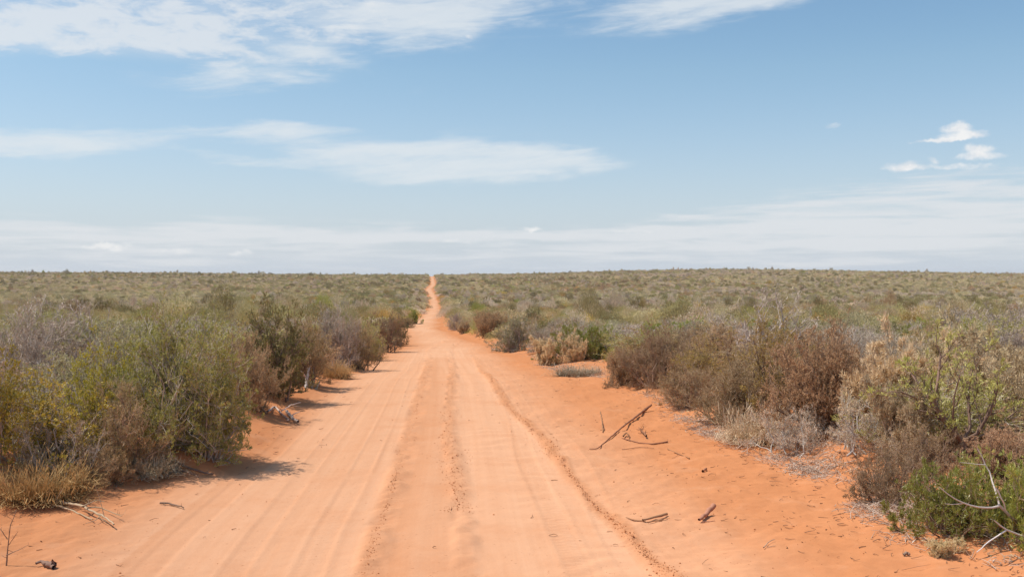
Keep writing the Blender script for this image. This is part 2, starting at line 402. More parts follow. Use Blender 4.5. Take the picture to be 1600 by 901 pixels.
M = {
    'bark_grey': plant_material('bark_grey', [(0.280, 0.217, 0.168), (0.476, 0.392, 0.329), (0.602, 0.532, 0.462)], 0),
    'bark_dark': plant_material('bark_dark', [(0.151, 0.101, 0.072), (0.319, 0.218, 0.161)], 0),
    'bark_brown': plant_material('bark_brown', [(0.28, 0.185, 0.12), (0.42, 0.305, 0.215)], 0),
    'bleached': plant_material('bleached_wood', [(0.414, 0.356, 0.310), (0.690, 0.632, 0.575)], 0),
    'stick': plant_material('red_brown_wood', [(0.27, 0.125, 0.07), (0.42, 0.215, 0.13)], 0),
    'olive': plant_material('olive_plant', [(0.302, 0.275, 0.071), (0.459, 0.407, 0.119), (0.627, 0.561, 0.228)], 0.42, 0.4, 0.03),
    'grey_green': plant_material('grey_green_plant', [(0.307, 0.281, 0.128), (0.477, 0.432, 0.223), (0.604, 0.541, 0.323)], 0.36, 0.4, 0.03),
    'yellow': plant_material('yellow_green_leaf', [(0.32, 0.275, 0.05), (0.54, 0.43, 0.065), (0.68, 0.53, 0.11)], 0.3, 0.5, 0.03),
    'bright': plant_material('bright_green_leaf', [(0.204, 0.238, 0.036), (0.376, 0.378, 0.071), (0.564, 0.504, 0.131)], 0.35, 0.4, 0.06),
    'darkgreen': plant_material('dark_green_leaf', [(0.137, 0.140, 0.042), (0.258, 0.231, 0.071), (0.354, 0.294, 0.107)], 0.38, 0.4, 0.04),
    'ochre': plant_material('ochre_leaf', [(0.386, 0.268, 0.097), (0.580, 0.394, 0.124), (0.596, 0.489, 0.180)], 0.38, 0.5),
    'rust': plant_material('rust_plant', [(0.389, 0.237, 0.120), (0.583, 0.380, 0.205), (0.691, 0.501, 0.300)], 0.32, 0.4),
    'tan': plant_material('tan_dead_leaf', [(0.52, 0.385, 0.205), (0.71, 0.56, 0.34), (0.76, 0.64, 0.43)], 0.36, 0.4),
    'brown': plant_material('brown_plant', [(0.330, 0.220, 0.113), (0.506, 0.358, 0.191), (0.627, 0.473, 0.274)], 0.30, 0.45),
    'mauve': plant_material('mauve_plant', [(0.339, 0.260, 0.180), (0.509, 0.406, 0.290), (0.636, 0.530, 0.399)], 0.15, 0.45),
    'straw': plant_material('straw_twigs', [(0.462, 0.336, 0.210), (0.644, 0.490, 0.329), (0.720, 0.630, 0.448)], 0.15, 0.4),
    'litter': plant_material('dry_litter', [(0.27, 0.165, 0.105), (0.47, 0.36, 0.26), (0.58, 0.50, 0.42)], 0, 0.3),
    'far_khaki': plant_material('khaki_scrub', [(0.420, 0.348, 0.179), (0.612, 0.513, 0.291), (0.760, 0.678, 0.437)], 0.25, 0.4),
    'far_grey': plant_material('grey_brown_scrub', [(0.432, 0.336, 0.235), (0.624, 0.507, 0.370), (0.760, 0.655, 0.504)], 0.2, 0.4),
    'far_olive': plant_material('olive_scrub', [(0.300, 0.260, 0.101), (0.456, 0.395, 0.174), (0.600, 0.525, 0.269)], 0.25, 0.4),
    'far_dark': plant_material('dark_scrub', [(0.240, 0.195, 0.084), (0.372, 0.307, 0.140)], 0.2, 0.4),
    'grass': plant_material('rusty_grass', [(0.448, 0.252, 0.119), (0.644, 0.392, 0.182), (0.720, 0.490, 0.266)], 0.25, 0.4),
}
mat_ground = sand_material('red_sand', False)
mat_road = sand_material('red_sand_road', True)

# ---------------------------------------------------------------- ground and road
def warp_axis(lo, hi, fine_lo, fine_hi, step, grow):
    a = list(np.arange(fine_lo, fine_hi, step)); s = step; x = a[-1]
    while x < hi: s *= grow; x += s; a.append(min(x, hi))
    s = step; x = fine_lo; b_ = []
    while x > lo: s *= grow; x -= s; b_.append(max(x, lo))
    return np.array(b_[::-1] + a)


def grid_faces(ny, nx):
    i = np.arange(ny * nx).reshape(ny, nx)
    return np.stack([i[:-1, :-1], i[:-1, 1:], i[1:, 1:], i[1:, :-1]], -1).reshape(-1, 4)


gx = warp_axis(-2600, 2600, -11, 11, 0.09, 1.035); gy = warp_axis(-500, 2600, 5.5, 30, 0.11, 1.025)
GX, GY = np.meshgrid(gx, gy)
GZ = H(GX, GY)
l_, r_ = edges(GY)
inside = np.minimum(sstep(GX - l_, -0.15, 0.5), sstep(r_ - GX, -0.15, 0.5)) * (GY < 1100) * (GY > -50)
GZ = GZ - 0.10 * inside
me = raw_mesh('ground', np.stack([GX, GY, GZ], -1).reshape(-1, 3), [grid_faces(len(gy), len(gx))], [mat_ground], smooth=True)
tag(link('ground', me), 'red sand ground under the scrub', kind='structure')

# road sheet: rows get longer with distance, columns run from bank to bank
ys = [-10.0]
while ys[-1] < 1080:
    y = ys[-1]; ys.append(y + (0.1 if y < 5 else max(0.02, 0.00028 * y * y if y < 60 else 0.0167 * y)))
ys = np.array(ys); NC = 420
us = np.linspace(0, 1, NC)
L, R = edges(ys)
RX = (L - 0.75)[:, None] + us[None] * (R - L + 1.5)[:, None]
RY = np.repeat(ys[:, None], NC, 1)
RZ = H(RX, RY)
inn = np.minimum(RX - L[:, None], R[:, None] - RX)


def poly(px):
    p = np.array([hit(a, b_, base_h) for a, b_ in px]); p = p[np.argsort(p[:, 1])]
    s = (p[1, 0] - p[0, 0]) / (p[1, 1] - p[0, 1])
    p = np.vstack([[p[0, 0] - s * (p[0, 1] - 2), 2.0], p]) if p[0, 1] > 2 else p
    return np.interp(ys, p[:, 1], p[:, 0])


TA = poly([(672, 545), (667, 570), (660, 600), (640, 680), (615, 760), (590, 830), (573, 901)])
TB = poly([(700, 545), (708, 580), (702, 620), (698, 680), (708, 730), (716, 780), (720, 840), (722, 901)])
TC = poly([(735, 545), (752, 580), (790, 630), (850, 690), (890, 740), (930, 790), (975, 830), (1010, 865), (1045, 901)])
X0 = RX
jit = 0.035 * vnoise(RX * 3, RY * 2.2, 50) * 2 + 0.05 * vnoise(RY * 0.9, RX * 0.4, 51)


def band(c, w, soft): return 1 - sstep(np.abs(X0 + jit - c[:, None]), w, w + soft)


fA = (1 - sstep(RY, 30, 45)); fB = (1 - sstep(RY, 24, 34)) * sstep(RY, 9.4, 9.9 + 0 * RY); fC = (1 - sstep(RY, 24, 36))
cA, cB, cC = band(TA, .03, .10) * fA, band(TB, .02, .10) * fB, band(TC, .03, .10) * fC
brk = np.clip(0.75 + 1.6 * vnoise(RY * 0.8, RX * 0.7, 55), 0.15, 1)
crumb = np.clip((cA * 0.55 + cB * 0.8 + cC) * brk, 0, 1)
# lateral position 0..1 between the banks and wandering wheel lines
s01 = (RX - L[:, None]) / (R - L)[:, None]
leftT = sstep(X0 - (TA[:, None] - 1.9 - 0.3 * vnoise(RY / 3, 0 * RY, 61)), -0.7, 0.5) * (1 - sstep(X0, TA[:, None] - 0.16, TA[:, None] - 0.05))
rightT = sstep(X0, TB[:, None] + 0.06, TB[:, None] + 0.2) * (1 - sstep(X0, TC[:, None] - 0.12, TC[:, None] - 0.02))
mid = sstep(X0, TA[:, None] + 0.04, TA[:, None] + 0.2) * (1 - sstep(X0, TB[:, None] - 0.1, TB[:, None] - 0.02))
core = sstep(X0 - (TA[:, None] - 1.9), -0.9, 0.6) * (1 - sstep(X0, TC[:, None] - 0.05, TC[:, None] + 1.6))
pale = core * 0.66 + leftT * 0.16 + rightT * 0.20
pale = pale - 0.16 * band(TA + 0.12, .12, .16) * fA - 0.12 * cB - 0.30 * cC
pale += 0.22 * np.exp(-np.maximum(TA[:, None] - 1.9 - X0, 0) / 1.2) * (X0 < TA[:, None] - 1.9)
far = sstep(RY, 26, 44)
palefar = np.clip(1 - np.abs(s01 - 0.47) ** 2 / 0.17, 0, 1) * (0.9 + 0.5 * vnoise(RX / 1.2, RY / 5, 62))
pale = pale * (1 - far) + palefar * far
pale = np.clip(pale * sstep(inn, 0.0, 0.8), 0, 1)
# relief: shallow wheel ruts, crumbly ridges, tyre grooves and washboard ripples
dz = -0.012 * leftT - 0.016 * rightT
rg = 0.6 + 1.6 * np.abs(vnoise(RX * 22, RY * 16, 71)) + 1.4 * vnoise(RX * 55, RY * 50, 72)
dz += (0.007 * cA * rg + 0.010 * cB * rg + 0.017 * cC * rg) * brk
lat = RX - TA[:, None]
groove = vnoise(lat * 5.5, RY * 0.10, 73) * 0.010 * (1 + 1.5 * vnoise(RX * .6, RY * .3, 173)) + vnoise(lat * 12 + 1.5 * vnoise(RY * .4, RX * .2, 174), RY * 0.16, 74) * 0.006
dz += groove * np.clip(leftT + 0.5 * mid + 0.5 * rightT + 0.45 * sstep(inn, 0.1, 0.8), 0, 1)
ph = RY * 2 * math.pi / 0.40 + 16 * vnoise(RX * 0.9, RY * 0.45, 75) + 6 * vnoise(RX * 2.6, RY * 1.3, 175) + RX * 1.1
rip = np.sin(ph) * (0.35 + 0.9 * np.clip(vnoise(RX * 1.3, RY * 0.55, 76) * 2 + 0.3, 0, 1))
ripm = np.exp(-((X0 - (TC[:, None] * 0.55 + TB[:, None] * 0.45)) / 0.55) ** 2) + 0.45 * np.exp(-((X0 - (TA[:, None] - 0.5)) / 0.3) ** 2)
dz += 0.0060 * rip * ripm * (1 - sstep(RY, 16, 30))
for off, pw, am in ((-0.42, .10, .0034), (-1.02, .085, .0028), (-1.62, .10, .0026), (1.55, .10, .0028), (2.05, .09, .0022)):
    la = lat - off - 0.10 * vnoise(RY * 0.25, 0 * RY, int(100 + off * 10))
    inb = 1 - sstep(np.abs(la), pw, pw + .03)
    tread = np.sin(RY * 2 * math.pi / 0.082 + np.sign(la) * 1.6 + np.abs(la) * 22)
    dz += inb * (am * tread * np.clip(0.5 + 2.2 * vnoise(RX * 1.7, RY * 0.6, 103), 0, 1.2) - 0.006) * (1 - sstep(RY, 11, 16)) + am * 1.6 * np.exp(-((np.abs(la) - pw - .03) / .02) ** 2)
dz += 0.020 * vnoise(RX * 0.9, RY * 0.5, 77) + 0.012 * vnoise(RX * 2.6, RY * 2.2, 78) * (1 - 0.6 * np.clip(pale, 0, 1)) + 0.004 * vnoise(RX * 9, RY * 8, 79)
# scuffed loose sand on the shoulders
sc_ = (1 - np.clip(leftT + rightT + mid, 0, 1)) * sstep(inn, -0.3, 0.4)
dz += sc_ * (0.05 * vnoise(RX * 1.3, RY * 1.1, 83) + 0.038 * vnoise(RX * 3.4, RY * 2.8, 80) + 0.020 * vnoise(RX * 9, RY * 7, 81) + 0.009 * vnoise(RX * 23, RY * 19, 82))
edge_f = sstep(inn, -0.75, -0.2)
RZ = RZ + dz * (0.2 + 0.8 * sstep(inn, -0.6, 0.2)) * (1 - 0.9 * sstep(RY, 60, 200)) + 0.006 - 0.14 * (1 - edge_f)
me = raw_mesh('road', np.stack([RX, RY, RZ], -1).reshape(-1, 3), [grid_faces(len(ys), NC)], [mat_road], smooth=True,
              attrs={'pale': pale.ravel(), 'crumb': crumb.ravel(), 'along': RY.ravel(), 'across': lat.ravel()})
tag(link('road', me), 'straight pale orange sand track with tyre ruts', kind='structure')


def road_z(x, y):
    """top of the sand at a point, road relief included"""
    i = min(max(int(np.searchsorted(ys, y)), 0), len(ys) - 1)
    if RX[i, 0] + .6 < x < RX[i, -1] - .6: return float(np.interp(x, RX[i], RZ[i]))
    return float(H(x, y))


# ---------------------------------------------------------------- plant generator
def unit(v): return v / np.maximum(np.linalg.norm(v, axis=-1, keepdims=True), 1e-9)


def perp(rng, d):
    r = rng.normal(size=d.shape); r -= (r * d).sum(-1, keepdims=True) * d; return unit(r)


class Tubes:
    def __init__(s): s.V, s.Q, s.T, s.A, s.n = [], [], [], [], 0

    def add(s, P, rad, sides=3, rnd=None, rng=None):
        """P (n,k,3) polylines, rad (n,k)"""
        n, k = P.shape[:2]
        t = np.gradient(P, axis=1); t = unit(t)
        a = np.zeros((n, 1, 3)); a[..., 2] = 1
        ref = np.where(np.abs(t[:, :1, 2:3]) > 0.9, np.array([[[1., 0, 0]]]), a)
        u = unit(np.cross(t, np.broadcast_to(ref, t.shape))); w = np.cross(t, u)
        if sides == 2:
            V = np.stack([P + u * rad[..., None], P - u * rad[..., None]], 2)
        else:
            an = np.arange(sides) * 2 * math.pi / sides
            V = P[:, :, None] + rad[..., None, None] * (np.cos(an)[None, None, :, None] * u[:, :, None] + np.sin(an)[None, None, :, None] * w[:, :, None])
        idx = s.n + np.arange(n * k * sides).reshape(n, k, sides)
        if sides == 2:
            q = np.stack([idx[:, :-1, 0], idx[:, :-1, 1], idx[:, 1:, 1], idx[:, 1:, 0]], -1)
        else:
            nx = np.roll(idx, -1, 2)
            q = np.stack([idx[:, :-1], nx[:, :-1], nx[:, 1:], idx[:, 1:]], -1)
        s.V.append(V.reshape(-1, 3)); s.Q.append(q.reshape(-1, 4)); s.n += n * k * sides
        if rnd is None: rnd = (rng or np.random).uniform(size=n)
        s.A.append(np.repeat(rnd, k * sides))

    def leaves(s, P, D, ln, wd, rng, rnd=None, droop=0.0):
        n = len(P); side = perp(rng, D); nn = np.cross(D, side)
        ln = ln[:, None]; wd = wd[:, None]
        m = P + D * ln * 0.5
        tip = P + D * ln - np.array([0, 0, 1.]) * ln * droop
        V = np.stack([P, m + side * wd * 0.5, tip, m - side * wd * 0.5], 1)
        idx = s.n + np.arange(n * 4).reshape(n, 4)
        s.V.append(V.reshape(-1, 3)); s.Q.append(idx); s.n += n * 4
        if rnd is None: rnd = rng.uniform(size=n)
        s.A.append(np.repeat(rnd, 4))

    def mesh(s, name, mat, smooth=False):
        return raw_mesh(name, np.concatenate(s.V), [np.concatenate(s.Q)], [mat], attrs={'rnd': np.concatenate(s.A)}, smooth=smooth)


def shrub(seed, H_=1.6, R_=1.15, stems=14, el=(15, 88), kids=(6, 7, 5), ratio=(0.55, 0.5, 0.45), ang=(46, 50, 52), up=(0.12, 0.08, 0.06),
          rad=0.022, leaf=None, leafmat='olive', barkmat='bark_grey', twigmat=None, bend=0.25, twig_r=0.0022, base_r=0.10, lumps=0.35, skirt=0.0, name='shrub', init=None, cal=True):
    """grows stems, limbs and twigs to an uneven dome; returns (branch mesh, foliage mesh or None)"""
    rng = np.random.default_rng(seed)
    az_ = rng.uniform(0, 2 * math.pi, stems) if stems > 3 else np.arange(stems) * 2.1 + rng.uniform(0, 1)
    e = np.radians(rng.uniform(el[0], el[1], stems)); e = np.where(rng.uniform(size=stems) < .75, e, np.radians(el[1]) - (np.radians(el[1]) - e) * 0.5)
    d = np.stack([np.cos(az_) * np.cos(e), np.sin(az_) * np.cos(e), np.sin(e)], -1)
    reach = 1 / np.sqrt((np.cos(e) / R_) ** 2 + (np.sin(e) / H_) ** 2)
    Lg = reach * (1 - lumps * rng.uniform(size=stems)) * 0.74
    P0 = np.concatenate([base_r * rng.normal(size=(stems, 2)), np.full((stems, 1), -0.05)], 1)
    T = Tubes(); K = 5
    if init is not None: stems = len(init[0]); P0 = init[0][:, 0]; d = unit(init[0][:, -1] - init[0][:, 0]); Lg = np.linalg.norm(init[0][:, -1] - init[0][:, 0], axis=1)
    r0 = np.full(stems, rad) * rng.uniform(0.6, 1.15, stems) if init is None else init[1]
    lvl_tips = None
    ends = []
    for lv in range(len(kids) + 1):
        n = len(P0); t = np.linspace(0, 1, K)[None, :, None]
        b_ = perp(rng, d) * bend + np.array([0, 0, 1.]) * bend * (0.35 if lv else 0.2) * (1 if skirt == 0 else -0.2)
        wob = rng.normal(size=(n, K, 3)) * 0.035 * Lg[:, None, None]; wob[:, 0] = 0
        P = P0[:, None] + d[:, None] * Lg[:, None, None] * t + b_[:, None] * Lg[:, None, None] * t * t + wob
        if init is not None and lv == 0: P = init[0]
        if cal: P[:, 1:, 2] = np.maximum(P[:, 1:, 2], 0.02)
        rr = np.maximum(r0[:, None] * (1 - 0.62 * t[..., 0]), twig_r)
        last = lv == len(kids)
        T.add(P, rr, 6 if lv == 0 else 4, rng=rng) if lv < 2 else T.add(P[:, ::2] if last else P, rr[:, ::2] if last else rr, 3 if not last else 2, rng=rng)
        if last: ends = P; break
        k = kids[lv]
        tt = rng.uniform(0.16 if lv == 0 else 0.12, 1.0, (n, k)); tt[:, 0] = 1.0
        fi = tt * (K - 1); i0 = np.minimum(fi.astype(int), K - 2); fr = (fi - i0)[..., None]
        ar = np.arange(n)[:, None]
        pos = P[ar, i0] * (1 - fr) + P[ar, i0 + 1] * fr
        tan = unit(P[ar, i0 + 1] - P[ar, i0])
        a = np.radians(ang[lv] * rng.uniform(0.4, 1.4, (n, k)))[..., None]
        nd = unit(tan * np.cos(a) + perp(rng, tan) * np.sin(a) + np.array([0, 0, 1.]) * up[lv])
        ln_ = (Lg[:, None] * ratio[lv] * rng.uniform(0.6, 1.25, (n, k)) * (1.15 - 0.45 * tt))
        r0 = (r0[:, None] * (1 - 0.6 * tt) * 0.62).ravel()
        P0, d, Lg = pos.reshape(-1, 3), nd.reshape(-1, 3), ln_.ravel()
    ext = ends[:, -1]
    fx = R_ / np.percentile(np.hypot(ext[:, 0], ext[:, 1]), 95) if cal else 1.0
    fz = H_ / np.percentile(ext[:, 2], 99.6) if cal else 1.0
    if cal:
        for v_ in T.V: v_ *= np.array([fx, fx, fz])
        ends = ends * np.array([fx, fx, fz])
    br = T.mesh(name + '_branches', M[barkmat])
    fo = None
    if leaf:
        n_, ll, lwid, spread, upb = leaf
        n = len(ends); G = Tubes()
        tt = rng.uniform(0.1, 1.0, (n, n_)); fi = tt * (K - 1); i0 = np.minimum(fi.astype(int), K - 2); fr = (fi - i0)[..., None]
        ar = np.arange(n)[:, None]
        pos = (ends[ar, i0] * (1 - fr) + ends[ar, i0 + 1] * fr).reshape(-1, 3)
        tan = unit(ends[ar, i0 + 1] - ends[ar, i0]).reshape(-1, 3)
        D = unit(tan + perp(rng, tan) * spread + np.array([0, 0, 1.]) * upb)
        keep = pos[:, 2] > (0.015 if cal else -9)
        pos, D = pos[keep], D[keep]
        m_ = len(pos)
        G.leaves(pos, D, ll * rng.uniform(0.6, 1.3, m_), lwid * rng.uniform(0.6, 1.3, m_), rng,
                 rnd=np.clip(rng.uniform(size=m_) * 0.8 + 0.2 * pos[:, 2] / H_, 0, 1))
        fo = G.mesh(name + '_foliage', M[leafmat])
    return br, fo




def tuft(seed, H_=0.6, R_=0.6, n=2200, mat='grass', w=0.004, curl=0.5, name='tuft', levels=2):
    """fine fountain of stalks for low mounds"""
    rng = np.random.default_rng(seed)
    azm = rng.uniform(0, 2 * math.pi, n); e = np.arccos(rng.uniform(0.05, 1, n)); e = math.pi / 2 - e * 0.95
    d = np.stack([np.cos(azm) * np.cos(e), np.sin(azm) * np.cos(e), np.sin(e)], -1)
    reach = 1 / np.sqrt((np.cos(e) / R_) ** 2 + (np.sin(e) / H_) ** 2)
    lum = 0.75 + 0.5 * vnoise(azm * 1.6, e * 2.5, seed)
    Lg = reach * rng.uniform(0.45, 1.05, n) * lum
    rr = np.sqrt(rng.uniform(0, 1, n)) * R_ * 0.55
    P0 = np.stack([np.cos(azm) * rr, np.sin(azm) * rr, np.full(n, -0.02)], -1)
    Lg = Lg * (1 - 0.45 * rr / R_)
    t = np.linspace(0, 1, 4)[None, :, None]
    b_ = perp(rng, d) * curl * 0.6 - np.array([0, 0, 1.]) * curl * 0.25
    P = P0[:, None] + d[:, None] * Lg[:, None, None] * t + b_[:, None] * Lg[:, None, None] * t * t
    P[..., 2] = np.maximum(P[..., 2], 0.0)
    T = Tubes(); T.add(P, np.full((n, 4), w) * (1.1 - np.linspace(0, 1, 4))[None], 2, rng=rng)
    if levels > 1:
        k = 3; ar = np.repeat(np.arange(n), k); i0 = rng.integers(1, 4, n * k)
        p = P[ar, i0]; tn = unit(P[ar, i0] - P[ar, i0 - 1])
        dd = unit(tn + perp(rng, tn) * 0.8); l2 = Lg[ar] * rng.uniform(0.12, 0.35, n * k)
        Q = p[:, None] + dd[:, None] * l2[:, None, None] * np.array([0, 1.])[None, :, None]
        Q[..., 2] = np.maximum(Q[..., 2], 0.0)
        T.add(Q, np.full((n * k, 2), w * 0.7), 2, rng=rng)
    return T.mesh(name, M[mat])


# templates: kind -> list of (branches, foliage) meshes with their height and half width
TPL = {}


def tpl(key, n, H_, R_, **kw):
    TPL[key] = [(*shrub(1000 + sum(map(ord, key)) * 7 + i, H_=H_, R_=R_, name=key, **kw), H_, R_) for i in range(n)]


tpl('olive', 2, 1.6, 1.15, lumps=0.14, stems=36, el=(0, 88), kids=(6, 6, 5), leaf=(10, 0.042, 0.0085, 0.55, 0.45), leafmat='olive', barkmat='bark_grey', base_r=0.15)
tpl('greygreen', 2, 1.2, 1.0, lumps=0.2, stems=30, el=(2, 88), kids=(6, 6, 5), leaf=(9, 0.035, 0.009, 0.6, 0.4), leafmat='grey_green', barkmat='bark_grey', base_r=0.16)
tpl('darkgreen', 2, 1.5, 1.05, lumps=0.15, stems=34, el=(2, 88), kids=(6, 6, 5), leaf=(9, 0.04, 0.010, 0.6, 0.35), leafmat='darkgreen', barkmat='bark_dark', base_r=0.15)
tpl('yellow', 2, 1.5, 1.15, stems=18, el=(8, 88), kids=(6, 6, 5), leaf=(6, 0.042, 0.020, 0.8, 0.3), leafmat='yellow', barkmat='bark_grey', lumps=0.45, base_r=0.18)
tpl('bright', 2, 1.0, 1.15, stems=24, el=(3, 85), kids=(6, 6, 4), leaf=(8, 0.072, 0.012, 0.6, 0.5), leafmat='bright', barkmat='bark_brown', base_r=0.2)
tpl('mauve', 3, 1.4, 1.2, stems=24, el=(2, 88), kids=(7, 8, 6), leaf=(4, 0.05, 0.004, 0.7, 0.3), leafmat='mauve', barkmat='bark_grey', twig_r=0.0026, base_r=0.18)
tpl('brown', 3, 1.3, 1.15, lumps=0.2, stems=28, el=(2, 86), kids=(7, 7, 6), leaf=(7, 0.036, 0.006, 0.8, 0.1), leafmat='brown', barkmat='bark_brown', twig_r=0.0024, base_r=0.2)
tpl('rust', 2, 1.0, 1.0, lumps=0.15, stems=34, el=(0, 85), kids=(7, 7, 5), leaf=(8, 0.034, 0.007, 0.9, 0.0), leafmat='rust', barkmat='bark_brown', bend=0.45, base_r=0.2)
tpl('tan', 2, 1.1, 0.9, stems=18, el=(8, 88), kids=(6, 6, 5), leaf=(11, 0.075, 0.014, 0.9, 0.15), leafmat='tan', barkmat='straw', lumps=0.5, base_r=0.15)
tpl('ochre', 2, 1.7, 1.25, stems=18, el=(8, 88), kids=(7, 7, 5), leaf=(7, 0.035, 0.010, 0.8, 0.2), leafmat='ochre', barkmat='bark_dark', lumps=0.45, base_r=0.18)
tpl('bare', 2, 2.0, 1.3, stems=6, el=(35, 88), kids=(6, 6, 5), ang=(42, 48, 50), rad=0.035, leaf=None, barkmat='bark_grey', lumps=0.45, twig_r=0.0036)
tpl('heap', 2, 0.8, 1.3, stems=44, el=(2, 60), kids=(5, 6, 4), leaf=(6, 0.05, 0.005, 0.9, 0), leafmat='straw', barkmat='bleached', bend=0.6, base_r=0.5, twig_r=0.003)
TPL['mound'] = [(tuft(50 + i, 0.55, 0.65, 2600, 'grass'), None, 0.55, 0.65) for i in range(2)]
TPL['greymound'] = [(tuft(60 + i, 0.5, 0.7, 2600, 'mauve', 0.0045, 0.8), None, 0.5, 0.7) for i in range(2)]
TPL['strawmound'] = [(tuft(70 + i, 0.5, 0.8, 2600, 'straw', 0.0045, 1.1), None, 0.5, 0.8) for i in range(2)]

KNAME = {'olive': 'olive_shrub', 'greygreen': 'grey_green_shrub', 'darkgreen': 'dark_green_shrub', 'yellow': 'yellow_green_shrub', 'bright': 'bright_green_shrub',
         'mauve': 'bare_grey_shrub', 'brown': 'brown_dry_shrub', 'rust': 'rust_brown_shrub', 'tan': 'dead_leaf_shrub', 'ochre': 'ochre_shrub', 'bare': 'dead_bare_shrub',
         'heap': 'brushwood_heap', 'mound': 'rusty_grass_tuft', 'greymound': 'grey_twig_tuft', 'strawmound': 'straw_tuft'}
CAT = {'heap': 'brushwood', 'mound': 'grass tuft', 'greymound': 'dry tuft', 'strawmound': 'grass tuft'}
prng = random.Random(5)
PLACED = []


def put(key, x, y, sx_, sz_, label, group=None, var=None, tilt=0.0, sink=0.03):
    v = TPL[key][(prng.randrange(len(TPL[key])) if var is None else var)]
    br, fo, h, r = v
    z = float(H(x, y)) - sink
    sc = (sx_ * prng.uniform(0.94, 1.06), sx_ * prng.uniform(0.94, 1.06), sz_)
    rot = Euler((prng.uniform(-tilt, tilt), prng.uniform(-tilt, tilt), prng.uniform(0, 6.28)))
    if fo is None:
        o = link(KNAME[key], br); top = o
    else:
        top = bpy.data.objects.new(KNAME[key], None); COL.objects.link(top); top.empty_display_size = 0.3
        link('branches', br, top); link('foliage', fo, top)
    top.location = (x, y, z); top.rotation_euler = rot; top.scale = sc
    tag(top, label, CAT.get(key, 'shrub'), group)
    PLACED.append((x, y, r * sx_))
    return top


def hero(key, cx, yb, yt, w, label, back=0.0, **kw):
    """cx, yb: foot of the plant on the photograph; yt: its top; w: its width, in photograph pixels"""
    x, y, z = at(cx, yb)
    d = y
    br, fo, h, r = TPL[key][0]
    hh = (yb - yt) / F * d
    ww = w / F * d
    y2 = y + back + 0.25 * ww
    x2 = x * y2 / y
    return put(key, x2, y2, max(ww / 2 / r * 1.05, 0.62 * hh / h), hh / h * 1.02, label, **kw)


